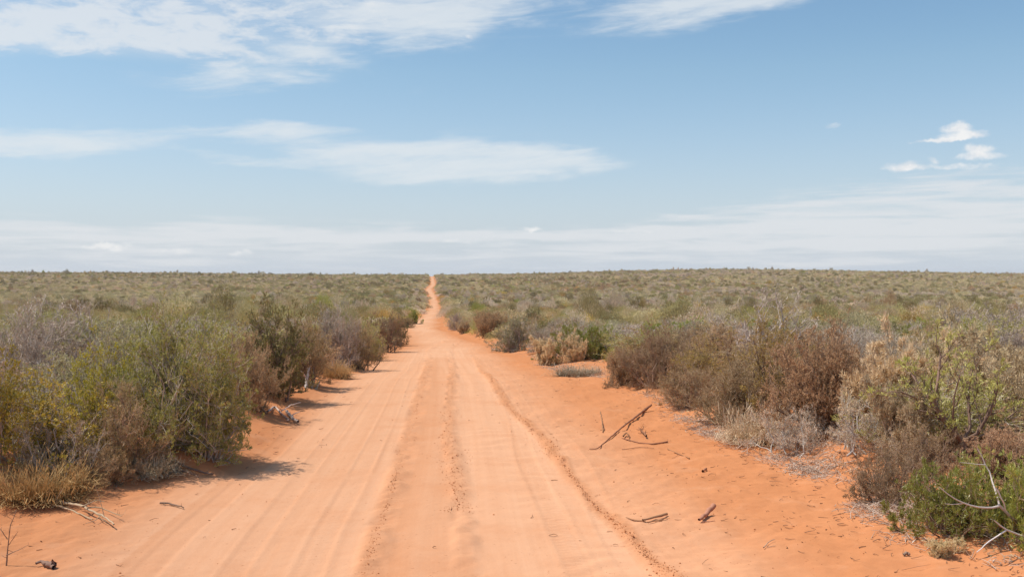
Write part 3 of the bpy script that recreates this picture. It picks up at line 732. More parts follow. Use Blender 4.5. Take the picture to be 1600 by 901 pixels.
exec_heroes = [
    # left roadside, near to far
    ('mound', 60, 792, 700, 190, 'low rusty orange grass tuft at the lower left edge of the sand'),
    ('heap', 70, 745, 650, 150, 'spiky bleached dead twigs rising behind the low rusty tuft on the left'),
    ('yellow', 105, 752, 590, 230, 'yellow leaved shrub in front of the big olive shrub, left roadside'),
    ('yellow', 165, 712, 538, 100, 'small yellow leaved shrub rising between the yellow shrub and the biggest olive shrub'),
    ('yellow', -10, 740, 560, 170, 'yellow green shrub cut by the left edge of the picture'),
    ('olive', 278, 720, 500, 205, 'biggest olive green rounded shrub overhanging the left side of the track'),
    ('olive', 322, 722, 570, 105, 'lower olive green shrub casting its shadow on the sand below the biggest olive shrub'),
    ('brown', 192, 745, 600, 80, 'pinkish brown twiggy shrub squeezed between the yellow and the big olive shrub'),
    ('brown', 165, 762, 700, 90, 'low dark brown twiggy bush between the rusty tuft and the pinkish brown shrub'),
    ('greymound', 235, 748, 705, 110, 'low grey brown twig tuft under the pinkish brown shrub'),
    ('greygreen', 175, 680, 520, 210, 'pale grey green shrub behind the yellow leaved shrub'),
    ('mauve', 50, 650, 470, 230, 'large bare purple grey twiggy shrub at the left edge behind the yellow shrubs'),
    ('darkgreen', 425, 622, 475, 105, 'tall dark olive shrub with its own dark shadow on the left bank'),
    ('brown', 385, 640, 520, 70, 'dull brown shrub between the big olive and the tall dark shrub'),
    ('ochre', 350, 605, 492, 120, 'orange brown wispy shrub behind the big olive shrub'),
    ('brown', 470, 602, 500, 90, 'grey pink twiggy shrub just past the tall dark olive shrub'),
    ('mound', 523, 590, 548, 56, 'small rust coloured tuft at the foot of the left bank'),
    ('brown', 560, 577, 500, 70, 'grey brown shrub behind the small rust coloured tuft'),
    ('olive', 578, 562, 505, 48, 'small olive shrub near the far left corner of the bank'),
    ('brown', 598, 550, 487, 52, 'dark brown shrub on the outer corner where the track bends left'),
    ('darkgreen', 618, 538, 492, 26, 'narrow green shrub at the tip of the left corner'),
    ('mauve', 530, 572, 478, 90, 'dark grey mauve shrub capping the row of left roadside shrubs'),
    ('ochre', 480, 560, 478, 60, 'yellowish shrub behind the grey pink roadside shrub'),
    ('bright', 645, 506, 484, 30, 'small bright green shrub where the track drops away on the left'),
    ('rust', 632, 512, 494, 34, 'low rust shrub hugging the left edge at the dip'),
    # right roadside, far to near
    ('mauve', 712, 516, 488, 30, 'small grey shrub at the right corner of the dip'),
    ('tan', 726, 521, 497, 24, 'small pale tan shrub beside the track at the dip'),
    ('rust', 768, 528, 486, 62, 'rust red dead shrub on the right past the grey mound'),
    ('greygreen', 806, 550, 493, 80, 'rounded grey green shrub with a dark foot on the right bank'),
    ('darkgreen', 832, 520, 482, 40, 'dark green shrub peeping over the grey shrubs on the right'),
    ('mauve', 868, 548, 496, 80, 'pale lavender grey bare shrub behind the straw coloured leaves'),
    ('tan', 850, 572, 526, 50, 'straw coloured dead leaf shrub on the right bank, farther of two'),
    ('tan', 893, 566, 518, 44, 'straw coloured dead leaf shrub beside the round bright green shrub'),
    ('bright', 930, 560, 508, 62, 'round bright green shrub in the right roadside row'),
    ('greymound', 905, 588, 558, 90, 'low brown grey mound of twigs under the round green shrub'),
    ('rust', 973, 604, 540, 76, 'rust tan ball shaped dead shrub on the right bank'),
    ('brown', 1030, 606, 502, 120, 'large dark brown shrub behind the ball shaped dead shrub'),
    ('ochre', 1100, 612, 515, 110, 'ochre green shrub between the dark brown and the tall rusty shrub'),
    ('brown', 1078, 640, 566, 110, 'brown twiggy shrub beside the grey litter on the right bank'),
    ('brown', 1150, 668, 570, 150, 'wide olive brown shrub in the middle of the right bank'),
    ('strawmound', 1190, 692, 625, 150, 'fine pale dead mound at the foot of the olive brown shrub'),
    ('ochre', 1215, 660, 500, 190, 'tall ochre shrub with yellow leaves under the bare branches'),
    ('rust', 1285, 680, 512, 160, 'tall rusty shrub with a dark hollow on the right bank'),
    ('bare', 1185, 585, 438, 170, 'bare grey dead shrub with branches standing above the scrub on the right'),
    ('mauve', 1340, 640, 515, 130, 'grey twiggy shrub between the rusty shrub and the straw leaves'),
    ('heap', 1260, 708, 640, 190, 'tangled heap of tan brushwood below the tall rusty shrub'),
    ('heap', 1390, 722, 625, 220, 'dark hollow heap of grey sticks in front of the small leaning tree'),
    ('tan', 1405, 690, 512, 120, 'straw coloured leaves hanging left of the small leaning tree'),
    ('tan', 1490, 672, 506, 170, 'straw coloured dead shrub behind the crown of the small leaning tree'),
    ('rust', 1475, 724, 664, 110, 'orange rusty mound under the trunk of the small leaning tree'),
    ('tan', 1408, 728, 600, 90, 'pale straw fronds in front of the dark hollow heap of sticks'),
    ('tan', 1590, 715, 520, 190, 'tan dead brush at the right edge beside the small leaning tree'),
    ('rust', 1580, 760, 670, 150, 'rusty dead brush at the right edge above the bright green shrub'),
    ('brown', 1385, 792, 700, 120, 'fine brown shrub at the end of the litter, left of the bright green shrubs'),
    ('brown', 1440, 760, 672, 120, 'brown shrub directly behind the bright green shrubs'),
    ('bright', 1485, 848, 735, 180, 'bright green long leaved shrub behind the bleached forked branch'),
    ('bright', 1595, 850, 722, 190, 'bright green shrub cut by the right edge beside the bleached branch'),
    ('tan', 1478, 872, 838, 60, 'tiny straw coloured tuft of dead leaves on the sand in the lower right corner'),
    ('mauve', 1520, 560, 480, 170, 'pale grey bare shrub beyond the small leaning tree'),
    ('mauve', 1600, 560, 470, 140, 'grey bare shrub beyond the brush at the right edge'),
    ('mauve', 1120, 560, 490, 110, 'grey mauve shrub left of the bare dead branches'),
    ('greygreen', 1330, 575, 500, 110, 'grey green shrub behind the tall rusty shrub'),
]
for e_ in exec_heroes: hero(*e_)
print('heroes', len(exec_heroes))

# ---------------------------------------------------------------- shrubs further back: individuals, then the mass of the plain
rs = np.random.default_rng(11)


def clear_of_road(x, y, m):
    l, r = edges(y); return (x < l - m) | (x > r + m)


def poisson(ymin, ymax, step, uw):
    """jittered cells whose size is step; returns points within |x| < uw*y + 8 off the road"""
    out = []
    y = ymin
    while y < ymax:
        w = uw * y + 8; n = int(2 * w / step)
        x = -w + (np.arange(n) + rs.uniform(0.05, 0.95, n)) * step
        yy = y + rs.uniform(-0.45, 0.45, n) * step
        out.append(np.stack([x, yy], 1)); y += step
    return np.concatenate(out)


GROUPS = {
    'greygreen': 'low grey green shrub in the dense scrub behind the roadside row',
    'olive': 'olive green shrub in the dense scrub behind the roadside row',
    'mauve': 'bare grey mauve shrub in the dense scrub behind the roadside row',
    'brown': 'dull brown dry shrub in the dense scrub behind the roadside row',
    'darkgreen': 'dark green shrub dotted through the scrub behind the roadside row',
    'ochre': 'ochre green shrub in the dense scrub behind the roadside row',
    'bright': 'fresh green shrub dotted through the scrub behind the roadside row',
}
gk = ['greygreen', 'olive', 'mauve', 'brown', 'darkgreen', 'ochre', 'bright']
gp = np.array([0.22, 0.15, 0.26, 0.16, 0.07, 0.09, 0.05]); gp /= gp.sum()
pts = poisson(9, 62, 1.75, 0.56)
pts = pts[clear_of_road(pts[:, 0], pts[:, 1], 1.15)]
pts = pts[np.argsort(pts[:, 1])]
ind = []; rest = []
for x, y in pts:
    if any((x - a) ** 2 + (y - b) ** 2 < (0.55 * (c + 0.45)) ** 2 for a, b, c in PLACED[:len(exec_heroes)]): continue
    if len(ind) < 300 and abs(x) < 0.535 * y + 0.8: ind.append((x, y))
    else: rest.append((x, y))
for x, y in ind:
    if x > 0 and y < 14 and rs.uniform() < .6: continue
    pr_ = np.array([.0, .04, .40, .34, .0, .22, .0]) if (x > 0 and y < 26) else (np.array([.2, .25, .2, .15, .06, .14, .0]) if y < 26 else gp)
    k = gk[rs.choice(len(gk), p=pr_ / pr_.sum())]
    h, r = TPL[k][0][2:]
    near_ = 0.72 if y < 15 else (0.86 if y < 20 else 1.0)
    s = rs.uniform(0.9, 1.35) * near_
    put(k, x, y, s * 1.15 / r, rs.uniform(0.85, 1.3) * near_ / h, GROUPS[k], group=GROUPS[k].split(' in ')[0].split(' dotted')[0] + 's behind the roadside row')
print('individuals', len(ind), 'rest', len(rest), 'last depth', ind[-1][1])

# far templates, never placed as objects of their own: only the scrubland mass uses them
LIB = bpy.data.collections.new('plain_bushes')


def blob(seed, n, ll, lw_, mat, H_, R_, i, stemmat='bark_grey'):
    rng = np.random.default_rng(seed)
    azm = rng.uniform(0, 2 * math.pi, n); ce = rng.uniform(0, 1, n) ** 0.8
    e = np.arcsin(ce); rr = rng.uniform(0.45, 1.0, n) ** 0.5
    lum = 1 + 0.55 * vnoise(azm * 1.3 + 3, e * 2.2, seed)
    d = np.stack([np.cos(azm) * np.cos(e), np.sin(azm) * np.cos(e), np.sin(e)], -1)
    P = d * np.array([R_, R_, H_]) * (rr * lum)[:, None]
    D = unit(d + rng.normal(size=(n, 3)) * 0.45 + np.array([0, 0, .35]))
    T = Tubes(); T.leaves(P, D, ll * rng.uniform(.6, 1.4, n), lw_ * rng.uniform(.6, 1.4, n), rng, rnd=np.clip(rng.uniform(size=n), 0, 1))
    k = 26
    azm = rng.uniform(0, 2 * math.pi, k); e = np.radians(rng.uniform(20, 88, k))
    d = np.stack([np.cos(azm) * np.cos(e), np.sin(azm) * np.cos(e), np.sin(e)], -1) * np.array([R_, R_, H_]) * 0.95
    T.add(d[:, None] * np.array([0, .5, 1.])[None, :, None], np.array([[.02, .012, .006]]).repeat(k, 0), 3, rng=rng)
    me_ = T.mesh('plain_bush', M[mat])
    o = bpy.data.objects.new('plain_bush_%02d' % i, me_); LIB.objects.link(o)


mats_far = ['far_khaki', 'far_olive', 'far_grey', 'brown', 'far_dark', 'ochre', 'bright', 'far_khaki', 'straw']
pf = np.array([0.36, 0.22, 0.20, 0.08, 0.055, 0.03, 0.012, 0.0, 0.03]); pf /= pf.sum()
for i, mn in enumerate(mats_far): blob(200 + i, 4200, 0.075, 0.020, mn, 1.15, 1.2, i)             # middle distance, fine
for i, mn in enumerate(mats_far): blob(300 + i, 1000, 0.20, 0.055, mn, 1.15, 1.25, i + 20)       # far, coarse
mid_pts = np.array(rest + [tuple(p) for p in poisson(62, 150, 2.0, 0.58)])
far_pts = np.concatenate([poisson(150, 400, 2.15, 0.58), poisson(400, 980, 2.8, 0.58)])
allp = np.concatenate([mid_pts, far_pts]); far_flag = np.concatenate([np.zeros(len(mid_pts)), np.ones(len(far_pts))])
mg = np.where(allp[:, 1] < 60, 1.0, 1.1 + 0.0 * allp[:, 1])
ok = clear_of_road(allp[:, 0], allp[:, 1], mg)
dens = vnoise(allp[:, 0] / 14, allp[:, 1] / 14, 91) + 0.6 * vnoise(allp[:, 0] / 5, allp[:, 1] / 5, 92)
ok &= dens > -0.42
allp, far_flag, dens = allp[ok], far_flag[ok], dens[ok]
n = len(allp)
# kinds drift in patches
w = np.tile(pf, (n, 1))
for j in range(len(mats_far)):
    w[:, j] *= np.exp(3.4 * vnoise(allp[:, 0] / 26 + 50 * j, allp[:, 1] / 38, 95 + j) + 2.2 * vnoise(allp[:, 0] / 150 + 9 * j, allp[:, 1] / 190, 195 + j))
w = w.cumsum(1); w /= w[:, -1:]
kind = (rs.uniform(size=(n, 1)) > w).sum(1)
idx = kind + np.where(far_flag > 0, len(mats_far), 0)
size = np.exp(rs.normal(0, 0.28, n)) * np.where(far_flag > 0, 1.02, 1.0)
tall = np.exp(rs.normal(-0.12, 0.36, n)) * np.where(kind == 4, 1.15, 1.0) * (0.9 + 0.5 * dens)
Vp = np.stack([allp[:, 0], allp[:, 1], H(allp[:, 0], allp[:, 1]) - 0.05], 1)
pm = bpy.data.meshes.new('scrubland'); pm.vertices.add(n); pm.vertices.foreach_set('co', Vp.astype(np.float32).ravel())
a_ = pm.attributes.new('idx', 'INT', 'POINT'); a_.data.foreach_set('value', idx.astype(np.int32))
a_ = pm.attributes.new('rot', 'FLOAT_VECTOR', 'POINT'); rv = np.zeros((n, 3), np.float32); rv[:, 2] = rs.uniform(0, 6.28, n); a_.data.foreach_set('vector', rv.ravel())
a_ = pm.attributes.new('scl', 'FLOAT_VECTOR', 'POINT'); sv = np.stack([size, size * rs.uniform(.8, 1.2, n), tall], 1).astype(np.float32); a_.data.foreach_set('vector', sv.ravel())
so = link('scrubland', pm)
tag(so, 'endless low scrub covering the plain out to the horizon', kind='stuff')
ng = bpy.data.node_groups.new('scatter', 'GeometryNodeTree')
ng.interface.new_socket('Geometry', in_out='INPUT', socket_type='NodeSocketGeometry')
ng.interface.new_socket('Geometry', in_out='OUTPUT', socket_type='NodeSocketGeometry')
gi, go = ng.nodes.new('NodeGroupInput'), ng.nodes.new('NodeGroupOutput')
ci = ng.nodes.new('GeometryNodeCollectionInfo'); ci.inputs['Collection'].default_value = LIB
ci.inputs['Separate Children'].default_value = True; ci.inputs['Reset Children'].default_value = True
ip = ng.nodes.new('GeometryNodeInstanceOnPoints'); ip.inputs['Pick Instance'].default_value = True


def named(nm, ty):
    q = ng.nodes.new('GeometryNodeInputNamedAttribute'); q.data_type = ty; q.inputs['Name'].default_value = nm; return q.outputs[0]


LK = ng.links.new
LK(gi.outputs[0], ip.inputs['Points']); LK(ci.outputs[0], ip.inputs['Instance'])
LK(named('idx', 'INT'), ip.inputs['Instance Index']); LK(named('rot', 'FLOAT_VECTOR'), ip.inputs['Rotation']); LK(named('scl', 'FLOAT_VECTOR'), ip.inputs['Scale'])
LK(ip.outputs[0], go.inputs[0])
md = so.modifiers.new('scatter', 'NODES'); md.node_group = ng
print('scrub points', n)
#==SMALL==
# ---------------------------------------------------------------- small leaning tree, dead branches, sticks, litter
def pt(px, py, d):
    """a point seen at a pixel of the photograph, d metres in front"""
    r = ray(px, py); return np.array([r[0], r[1], r[2]]) / r[1] * d + np.array([0, 0, CAMH])


def resample(P, k):
    P = np.asarray(P, float); s = np.r_[0, np.cumsum(np.linalg.norm(np.diff(P, axis=0), axis=1))]
    t = np.linspace(0, s[-1], k); return np.stack([np.interp(t, s, P[:, i]) for i in range(3)], 1)


tx, ty, tz = at(1507, 724)
td = ty
org = np.array([tx, ty, tz - 0.03])
tr = [[(1507, 735, 0), (1509, 705, 0), (1503, 690, 0)]]
trunk = resample([pt(*a[:2], td + a[2]) - org for a in tr[0]], 8)
fork = trunk[-1]


def limb(lst): return resample([fork] + [pt(a, b_, td + c) - org for a, b_, c in lst], 5)


limbs = [limb([(1478, 662, .0), (1456, 630, .05), (1436, 600, .15), (1425, 585, .3)]), limb([(1480, 660, -.05), (1458, 628, -.1), (1466, 590, -.15), (1470, 555, -.1)]),
         limb([(1470, 650, .15), (1440, 625, .1), (1408, 612, -.1)]), limb([(1516, 670, .1), (1512, 620, .2), (1520, 575, .2)]),
         limb([(1530, 675, -.1), (1548, 640, -.2), (1560, 605, -.3)]), limb([(1535, 682, .2), (1565, 660, .35), (1590, 640, .4)]),
         limb([(1490, 672, -.2), (1488, 630, -.35), (1500, 585, -.45)])]
br, fo = shrub(77, init=(np.array(limbs), np.array([.026, .028, .018, .02, .022, .018, .016])), kids=(6, 4, 4), ratio=(0.40, 0.5, 0.5), ang=(48, 45, 45),
               leaf=(6, 0.052, 0.009, 0.8, 0.35), leafmat='olive', barkmat='bark_dark', name='leaning_tree', cal=False, bend=0.3)
root = bpy.data.objects.new('leaning_tree', None); COL.objects.link(root); root.location = org
tag(root, 'small leaning tree with forked dark trunk and sparse olive leaves above the bright shrub', 'tree')
T = Tubes(); T.add(trunk[None], np.linspace(0.048, 0.032, 8)[None], 8, rng=np.random.default_rng(1))
link('trunk', T.mesh('trunk', M['bark_dark'], True), root); link('branches', br, root); link('foliage', fo, root)


def wood(name, label, cat, paths, mat, seed=1, twigs=0, group=None):
    """paths: list of (list of 3d points, r start, r end); the first point of the first path is the foot"""
    rng = np.random.default_rng(seed); T = Tubes(); o0 = np.array(paths[0][0][0])
    for P, ra, rb in paths:
        L_ = np.linalg.norm(np.array(P[-1]) - np.array(P[0]))
        Q = resample(P, max(8, int(L_ / 0.07))) - o0
        Q[1:-1] += rng.normal(size=Q[1:-1].shape) * min(0.005, ra * 0.25)
        rr = 0.72 * np.linspace(ra, rb, len(Q)) * rng.uniform(0.9, 1.12, len(Q))
        T.add(Q[None], rr[None], 7, rng=rng)
        for k in range(twigs):
            i = rng.integers(1, len(Q)); dd = unit(rng.normal(size=3) + np.array([0, 0, .3])); l2 = L_ * rng.uniform(.08, .22)
            w_ = np.array([Q[i], Q[i] + dd * l2 * .5 + rng.normal(size=3) * .01, Q[i] + dd * l2]); w_[:, 2] = np.maximum(w_[:, 2], Q[:, 2].min())
            T.add(w_[None], np.array([[rr[i] * .5, rr[i] * .35, rr[i] * .2]]), 5, rng=rng)
    o = link(name, T.mesh(name, M[mat], True), loc=o0); tag(o, label, cat, group); return o


def g(px, py, up=0.0):
    x, y = hit(px, py, H); return np.array([x, y, road_z(x, y) + up])


def lie(pix, up=0.012): return [g(a, b_, up) for a, b_ in pix]


dB = g(1600, 838)[1]
wood('bleached_branch', 'bleached forked dead branch reaching over the bright green shrub at the right edge', 'dead branch', [
    ([pt(1640, 862, dB + .1), pt(1600, 830, dB), pt(1578, 806, dB - .1), pt(1560, 788, dB - .15)], .020, .016),
    ([pt(1562, 790, dB - .15), pt(1530, 792, dB - .25), pt(1505, 786, dB - .3), pt(1484, 774, dB - .35), pt(1467, 760, dB - .35)], .014, .004),
    ([pt(1562, 790, dB - .15), pt(1556, 765, dB - .1), pt(1548, 742, dB), pt(1538, 722, dB), pt(1527, 700, dB)], .012, .004),
    ([pt(1575, 805, dB - .1), pt(1566, 780, dB - .2), pt(1556, 762, dB - .2)], .010, .007),
    ([pt(1590, 818, dB), pt(1580, 800, dB - .1), pt(1575, 787, dB - .1)], .012, .004),
    ([pt(1540, 726, dB), pt(1520, 724, dB - .1), pt(1500, 722, dB - .1)], .006, .002),
    ([pt(1504, 786, dB - .3), pt(1488, 788, dB - .35), pt(1476, 786, dB - .4)], .006, .002),
    ([pt(1640, 850, dB - .3), pt(1596, 836, dB - .3), pt(1570, 826, dB - .35), pt(1553, 812, dB - .4)], .016, .006),
    ([pt(1572, 828, dB - .35), pt(1545, 845, dB - .5), pt(1526, 862, dB - .6)], .009, .005)], 'bleached', 3)
p1 = g(933, 704, .012); p2 = g(1008, 643, .03)
wood('long_stick', 'long straight red brown stick lying slantwise on the sand with a thick knobbly end', 'stick', [([p1 + np.array([-.10, .0, .0]), p1, p1 * .5 + p2 * .5 + [0, 0, .02], p2], .009, .026), ([p2, p2 + np.array([.12, .15, .06])], .036, .022)], 'stick', 5)
wood('thin_stick', 'short thin upright looking stick left of the long stick', 'stick', [(lie([(942, 675), (941, 660), (938, 647)]), .010, .013)], 'stick', 6)
wood('curved_stick', 'thin curved stick below the raised end of the long stick', 'stick', [(lie([(978, 690), (1000, 694), (1020, 697), (1043, 692)]), .009, .015), (lie([(972, 687), (984, 692)]), .008, .008)], 'stick', 7, 1)
wood('thin_stick', 'thinnest straight stick under the curved stick', 'stick', [(lie([(972, 703), (1000, 701), (1022, 703)]), .006, .005)], 'stick', 8)
wood('thin_stick', 'thin straight stick to the right of the curved stick', 'stick', [(lie([(1043, 703), (1060, 711), (1077, 720)]), .008, .009), (lie([(1062, 712), (1050, 717)], .01), .004, .003)], 'stick', 9)
wood('twig_knot', 'small prickly knot of twigs beside the long stick', 'twig', [(lie([(1010, 688), (1003, 680), (998, 674)], .05), .018, .010), (lie([(1003, 680), (995, 679)], .06), .008, .004), (lie([(1004, 680), (1006, 673)], .06), .008, .004)], 'stick', 10, 5)
wood('bark_curl', 'tiny curled piece of bark beside the long stick', 'bark piece', [(lie([(974, 686), (978, 682), (983, 684), (981, 688)], .03), .014, .010)], 'stick', 11)
wood('bent_stick', 'bent stick with a thick dark end on the sand right of the crumbly rut', 'stick', [(lie([(978, 813), (992, 818), (1008, 820)], .012), .005, .011), (lie([(1004, 820), (1024, 815), (1042, 810)], .022), .010, .019), (lie([(1012, 821), (1030, 819), (1042, 814)], .012), .008, .005)], 'stick', 12)
wood('broken_log', 'short thick broken piece of wood on the sand, rightmost on the track', 'stick', [(lie([(1092, 821), (1103, 813)], .03) + [g(1115, 806, .09)], .018, .036), (lie([(1096, 821), (1117, 819)], .008), .006, .004)], 'stick', 13)
wood('dead_branch', 'fallen dead branch with splintered end below the rusty tuft on the left', 'dead branch', [(lie([(72, 788), (100, 796), (130, 806), (165, 822), (178, 832)], .05), .020, .009), (lie([(80, 795), (110, 803), (145, 822)], .03), .013, .007), (lie([(135, 808), (155, 806), (190, 818)], .05), .010, .004), (lie([(130, 812), (150, 800), (163, 800)], .08), .010, .004)], 'bark_brown', 14, 5)
wood('dark_twig', 'short dark twig alone on the sand on the left of the track', 'twig', [(lie([(250, 790), (262, 790), (272, 792), (287, 796)], .018), .014, .007)], 'bark_dark', 15, 2)
wood('root_branch', 'dark gnarled root branch on the bank under the big olive shrub', 'dead branch', [(lie([(250, 722), (275, 728), (300, 738), (333, 744)], .04), .024, .012), (lie([(262, 732), (285, 742), (310, 752)], .04), .018, .008), (lie([(240, 712), (265, 708), (290, 716)], .08), .016, .008)], 'bark_dark', 16, 5)
wood('dead_branch', 'small pale and dark dead branch on the bank past the big olive shrub', 'dead branch', [(lie([(418, 648), (430, 640), (440, 652), (452, 662)], .05), .026, .016), (lie([(448, 648), (458, 660), (466, 664)], .05), .035, .025), (lie([(440, 655), (455, 645), (470, 640)], .12), .012, .006)], 'bark_grey', 17, 4)
wood('dead_stump', 'pale grey stump of dead stems on the left bank before the small rust tuft', 'stump', [([g(478, 606, -.05), g(480, 606, .25), g(484, 606, .42)], .05, .025), ([g(486, 606, -.05), g(492, 606, .22), g(490, 606, .40)], .045, .02), ([g(492, 607, -.03), g(500, 607, .15)], .035, .02), ([g(484, 606, .1), g(470, 605, .3)], .03, .012)], 'bleached', 18, 3)
a0 = g(10, 885)
wood('dry_sprig', 'upright leafless sprig standing in the lower left corner', 'sprig', [([a0, a0 + [.01, .0, .12], a0 + [.03, 0, .30], a0 + [.07, .02, .42]], .008, .003), ([a0 + [0, 0, .08], a0 + [.09, -.02, .12], a0 + [.17, 0, .16]], .005, .002), ([a0 + [.01, 0, .2], a0 + [-.06, 0, .3]], .005, .002), ([a0 + [.02, 0, .16], a0 + [.09, 0, .26]], .004, .002)], 'bark_brown', 19, 5)
wood('wood_lump', 'dark knobbly lump of wood on the sand near the lower left corner', 'wood lump', [(lie([(56, 886), (66, 884), (76, 890), (84, 892)], .03), .014, .036), (lie([(72, 884), (84, 894)], .02), .02, .022)], 'bark_dark', 20, 3)
wood('small_stick', 'tiny pale forked stick on the sand at the lower right', 'twig', [(lie([(1193, 862), (1200, 856), (1210, 851)], .02), .006, .004), (lie([(1198, 861), (1212, 861)], .01), .004, .003)], 'bark_brown', 21)
wood('small_stick', 'small dark chip of wood lying on the sand between the broken log and the litter', 'twig', [(lie([(1098, 740), (1104, 737)], .02), .02, .012)], 'stick', 22, 3)
k0 = g(1412, 869)
wood('wood_lump', 'small dark round seed pod on the sand in the lower right', 'seed pod', [([k0 + [0, 0, .01], k0 + [.02, 0, .025], k0 + [.045, 0, .015]], .016, .018)], 'bark_dark', 23)

# twig litter on both banks
lr = np.random.default_rng(40)
T = Tubes(); n = 19000
yy = 7.0 / (1 - lr.uniform(0, 0.87, n)); side = lr.uniform(size=n) < 0.66
l, r = edges(yy)
lump = 0.5 + 1.3 * vnoise(yy * 1.1, side * 7.0, 41)
xx = np.where(side, r - 0.05 + lr.exponential(0.7, n) * np.clip(lump, .2, 1.3) + lr.normal(0, .12, n), l - 0.35 - lr.exponential(0.8, n))
cl = vnoise(xx * 2.2, yy * 1.6, 42) + 0.5 * lr.uniform(-.5, .5, n) > -0.05
xx, yy = xx[cl], yy[cl]; n = len(xx)
zz = H(xx, yy)
m2 = 2; y2 = 6.8 / (1 - lr.uniform(0, .7, m2)); l2_, r2_ = edges(y2); sd2 = lr.uniform(size=m2) < .7
x2 = np.where(sd2, r2_ - lr.uniform(0, 2.0, m2), l2_ + lr.uniform(0, 1.4, m2))
xx = np.r_[xx, x2]; yy = np.r_[yy, y2]; zz = np.r_[zz, [road_z(a, b_) for a, b_ in zip(x2, y2)]]; n = len(xx)
ln_ = lr.uniform(.03, .16, n) * (1 + 0.8 * (lr.uniform(size=n) < .08)); an = lr.uniform(0, 6.28, n)
dv = np.stack([np.cos(an) * ln_, np.sin(an) * ln_, lr.normal(0.15, .25, n) * ln_], 1)
P = np.stack([xx, yy, zz + .008], 1)[:, None] + dv[:, None] * np.array([0, .5, 1.])[None, :, None]
P[:, 1] += lr.normal(0, .012, (n, 3)); P[..., 2] = np.maximum(P[..., 2], np.minimum(H(P[..., 0], P[..., 1]), P[:, :1, 2] + .03) + .004)
T.add(P, (lr.uniform(.002, .0048, n)[:, None] * np.array([[1, .9, .6]])), 3, rng=lr)
tag(link('twig_litter', T.mesh('twig_litter', M['litter'])), 'grey twig litter strewn along both banks of the track', kind='stuff')
T = Tubes(); n = 9000
yy = 7.0 / (1 - lr.uniform(0, 0.8, n)); l, r = edges(yy); side = lr.uniform(size=n) < .6
xx = np.where(side, r + lr.exponential(0.8, n), l - .2 - lr.exponential(.8, n)); cl = vnoise(xx * 1.7, yy * 1.3, 44) > -.05
xx, yy = xx[cl], yy[cl]; n = len(xx)
dd = lr.normal(size=(n, 3)); dd[:, 2] *= .25
T.leaves(np.stack([xx, yy, H(xx, yy) + .012], 1), unit(dd), lr.uniform(.02, .06, n), lr.uniform(.006, .015, n), lr)
tag(link('leaf_litter', T.mesh('leaf_litter', M['tan'])), 'fallen dry leaves scattered under the roadside shrubs', kind='stuff')

T = Tubes(); m2 = 700; y2 = 6.8 / (1 - lr.uniform(0, .72, m2)); l2_, r2_ = edges(y2); sd2 = lr.uniform(size=m2) < .75
x2 = np.where(sd2, r2_ - lr.exponential(0.8, m2), l2_ + lr.exponential(0.5, m2)); an = lr.normal(0, .9, m2); ln_ = lr.uniform(.015, .09, m2) * (1 + 1.5 * (lr.uniform(size=m2) < .06))
z2 = np.array([road_z(a, b_) for a, b_ in zip(x2, y2)]) + .006
P = np.stack([x2, y2, z2], 1)[:, None] + np.stack([np.cos(an) * ln_, np.sin(an) * ln_, lr.normal(0.05, .12, m2) * ln_], 1)[:, None] * np.array([0, .5, 1.])[None, :, None]
P[:, 1] += lr.normal(0, .006, (m2, 3)); T.add(P, lr.uniform(.0015, .0042, m2)[:, None] * np.array([[1, .9, .5]]), 4, rng=lr)
tag(link('bark_flecks', T.mesh('bark_flecks', M['stick'])), 'red brown flecks of bark and twig dusted over the sandy verges', kind='stuff')

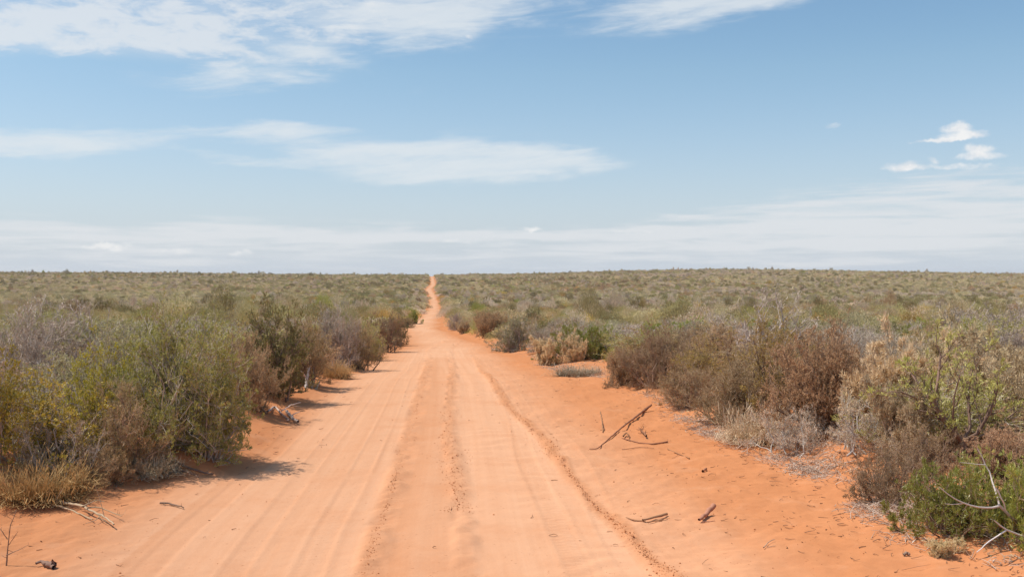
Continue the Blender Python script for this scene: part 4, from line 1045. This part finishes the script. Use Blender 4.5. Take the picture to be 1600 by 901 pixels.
# crumbs of crusted sand along the wheel lines
oc = np.array([[1, 0, 0], [-1, 0, 0], [0, 1, 0], [0, -1, 0], [0, 0, 1], [0, 0, -1.]])
of = np.array([[0, 2, 4], [2, 1, 4], [1, 3, 4], [3, 0, 4], [2, 0, 5], [1, 2, 5], [3, 1, 5], [0, 3, 5]])
cv, cf, base_i = [], [], 0
for line, cnt, wd, y0, y1 in ((TA, 800, .06, 6.8, 24), (TB, 1300, .075, 9.2, 24), (TC, 3000, .06, 6.8, 26), (None, 1500, 0, 6.9, 26)):
    yy = y0 / (1 - lr.uniform(0, 1 - y0 / y1, cnt))
    if line is None:
        l, r = edges(yy); xx = l + (r - l) * lr.uniform(0, 1, cnt); keep = (xx > np.interp(yy, ys, TC)) | (xx < np.interp(yy, ys, TA) - 1.9) | (lr.uniform(size=cnt) < .2); xx, yy = xx[keep], yy[keep]
    else: xx = np.interp(yy, ys, line) + lr.normal(0, wd, cnt) * np.clip(1.1 + 2.4 * vnoise(yy * 0.9, 0 * yy, int(wd * 999)), .3, 2.4)
    for x, y in zip(xx, yy):
        s_ = min(float(np.exp(lr.normal(-5.75, .55))), .0125)
        cv.append(oc * lr.uniform(.6, 1.3, (6, 1)) * s_ * np.array([1, 1, .75]) + np.array([x, y, road_z(x, y) + s_ * .3])); cf.append(of + base_i); base_i += 6
me = raw_mesh('sand_crumbs', np.concatenate(cv), [np.concatenate(cf)], [mat_ground])
tag(link('sand_crumbs', me), 'crumbs of crusted red sand along the wheel lines', kind='stuff')

# faint dusty air over the plain
hm = bpy.data.materials.new('haze'); hm.use_nodes = True; hm.node_tree.nodes.clear(); b = NB(hm.node_tree)
pv = b.new('ShaderNodeVolumePrincipled'); pv.inputs['Color'].default_value = (0.90, 0.89, 0.88, 1); pv.inputs['Density'].default_value = 0.00014; pv.inputs['Anisotropy'].default_value = 0.2
o = b.new('ShaderNodeOutputMaterial'); b.t.links.new(pv.outputs[0], o.inputs['Volume'])
lo, hi = np.array([-2650, -550, float(GZ.min()) - 1]), np.array([2650, 2650, 16.0])
hv = np.array([[(lo, hi)[i][0], (lo, hi)[j][1], (lo, hi)[k][2]] for i in (0, 1) for j in (0, 1) for k in (0, 1)])
hf = np.array([[0, 1, 3, 2], [4, 6, 7, 5], [0, 4, 5, 1], [2, 3, 7, 6], [0, 2, 6, 4], [1, 5, 7, 3]])
tag(link('haze', raw_mesh('haze', hv, [hf], [hm])), 'thin dusty air over the plain', kind='stuff')
print('ground min', GZ.min(), 'max', GZ.max())
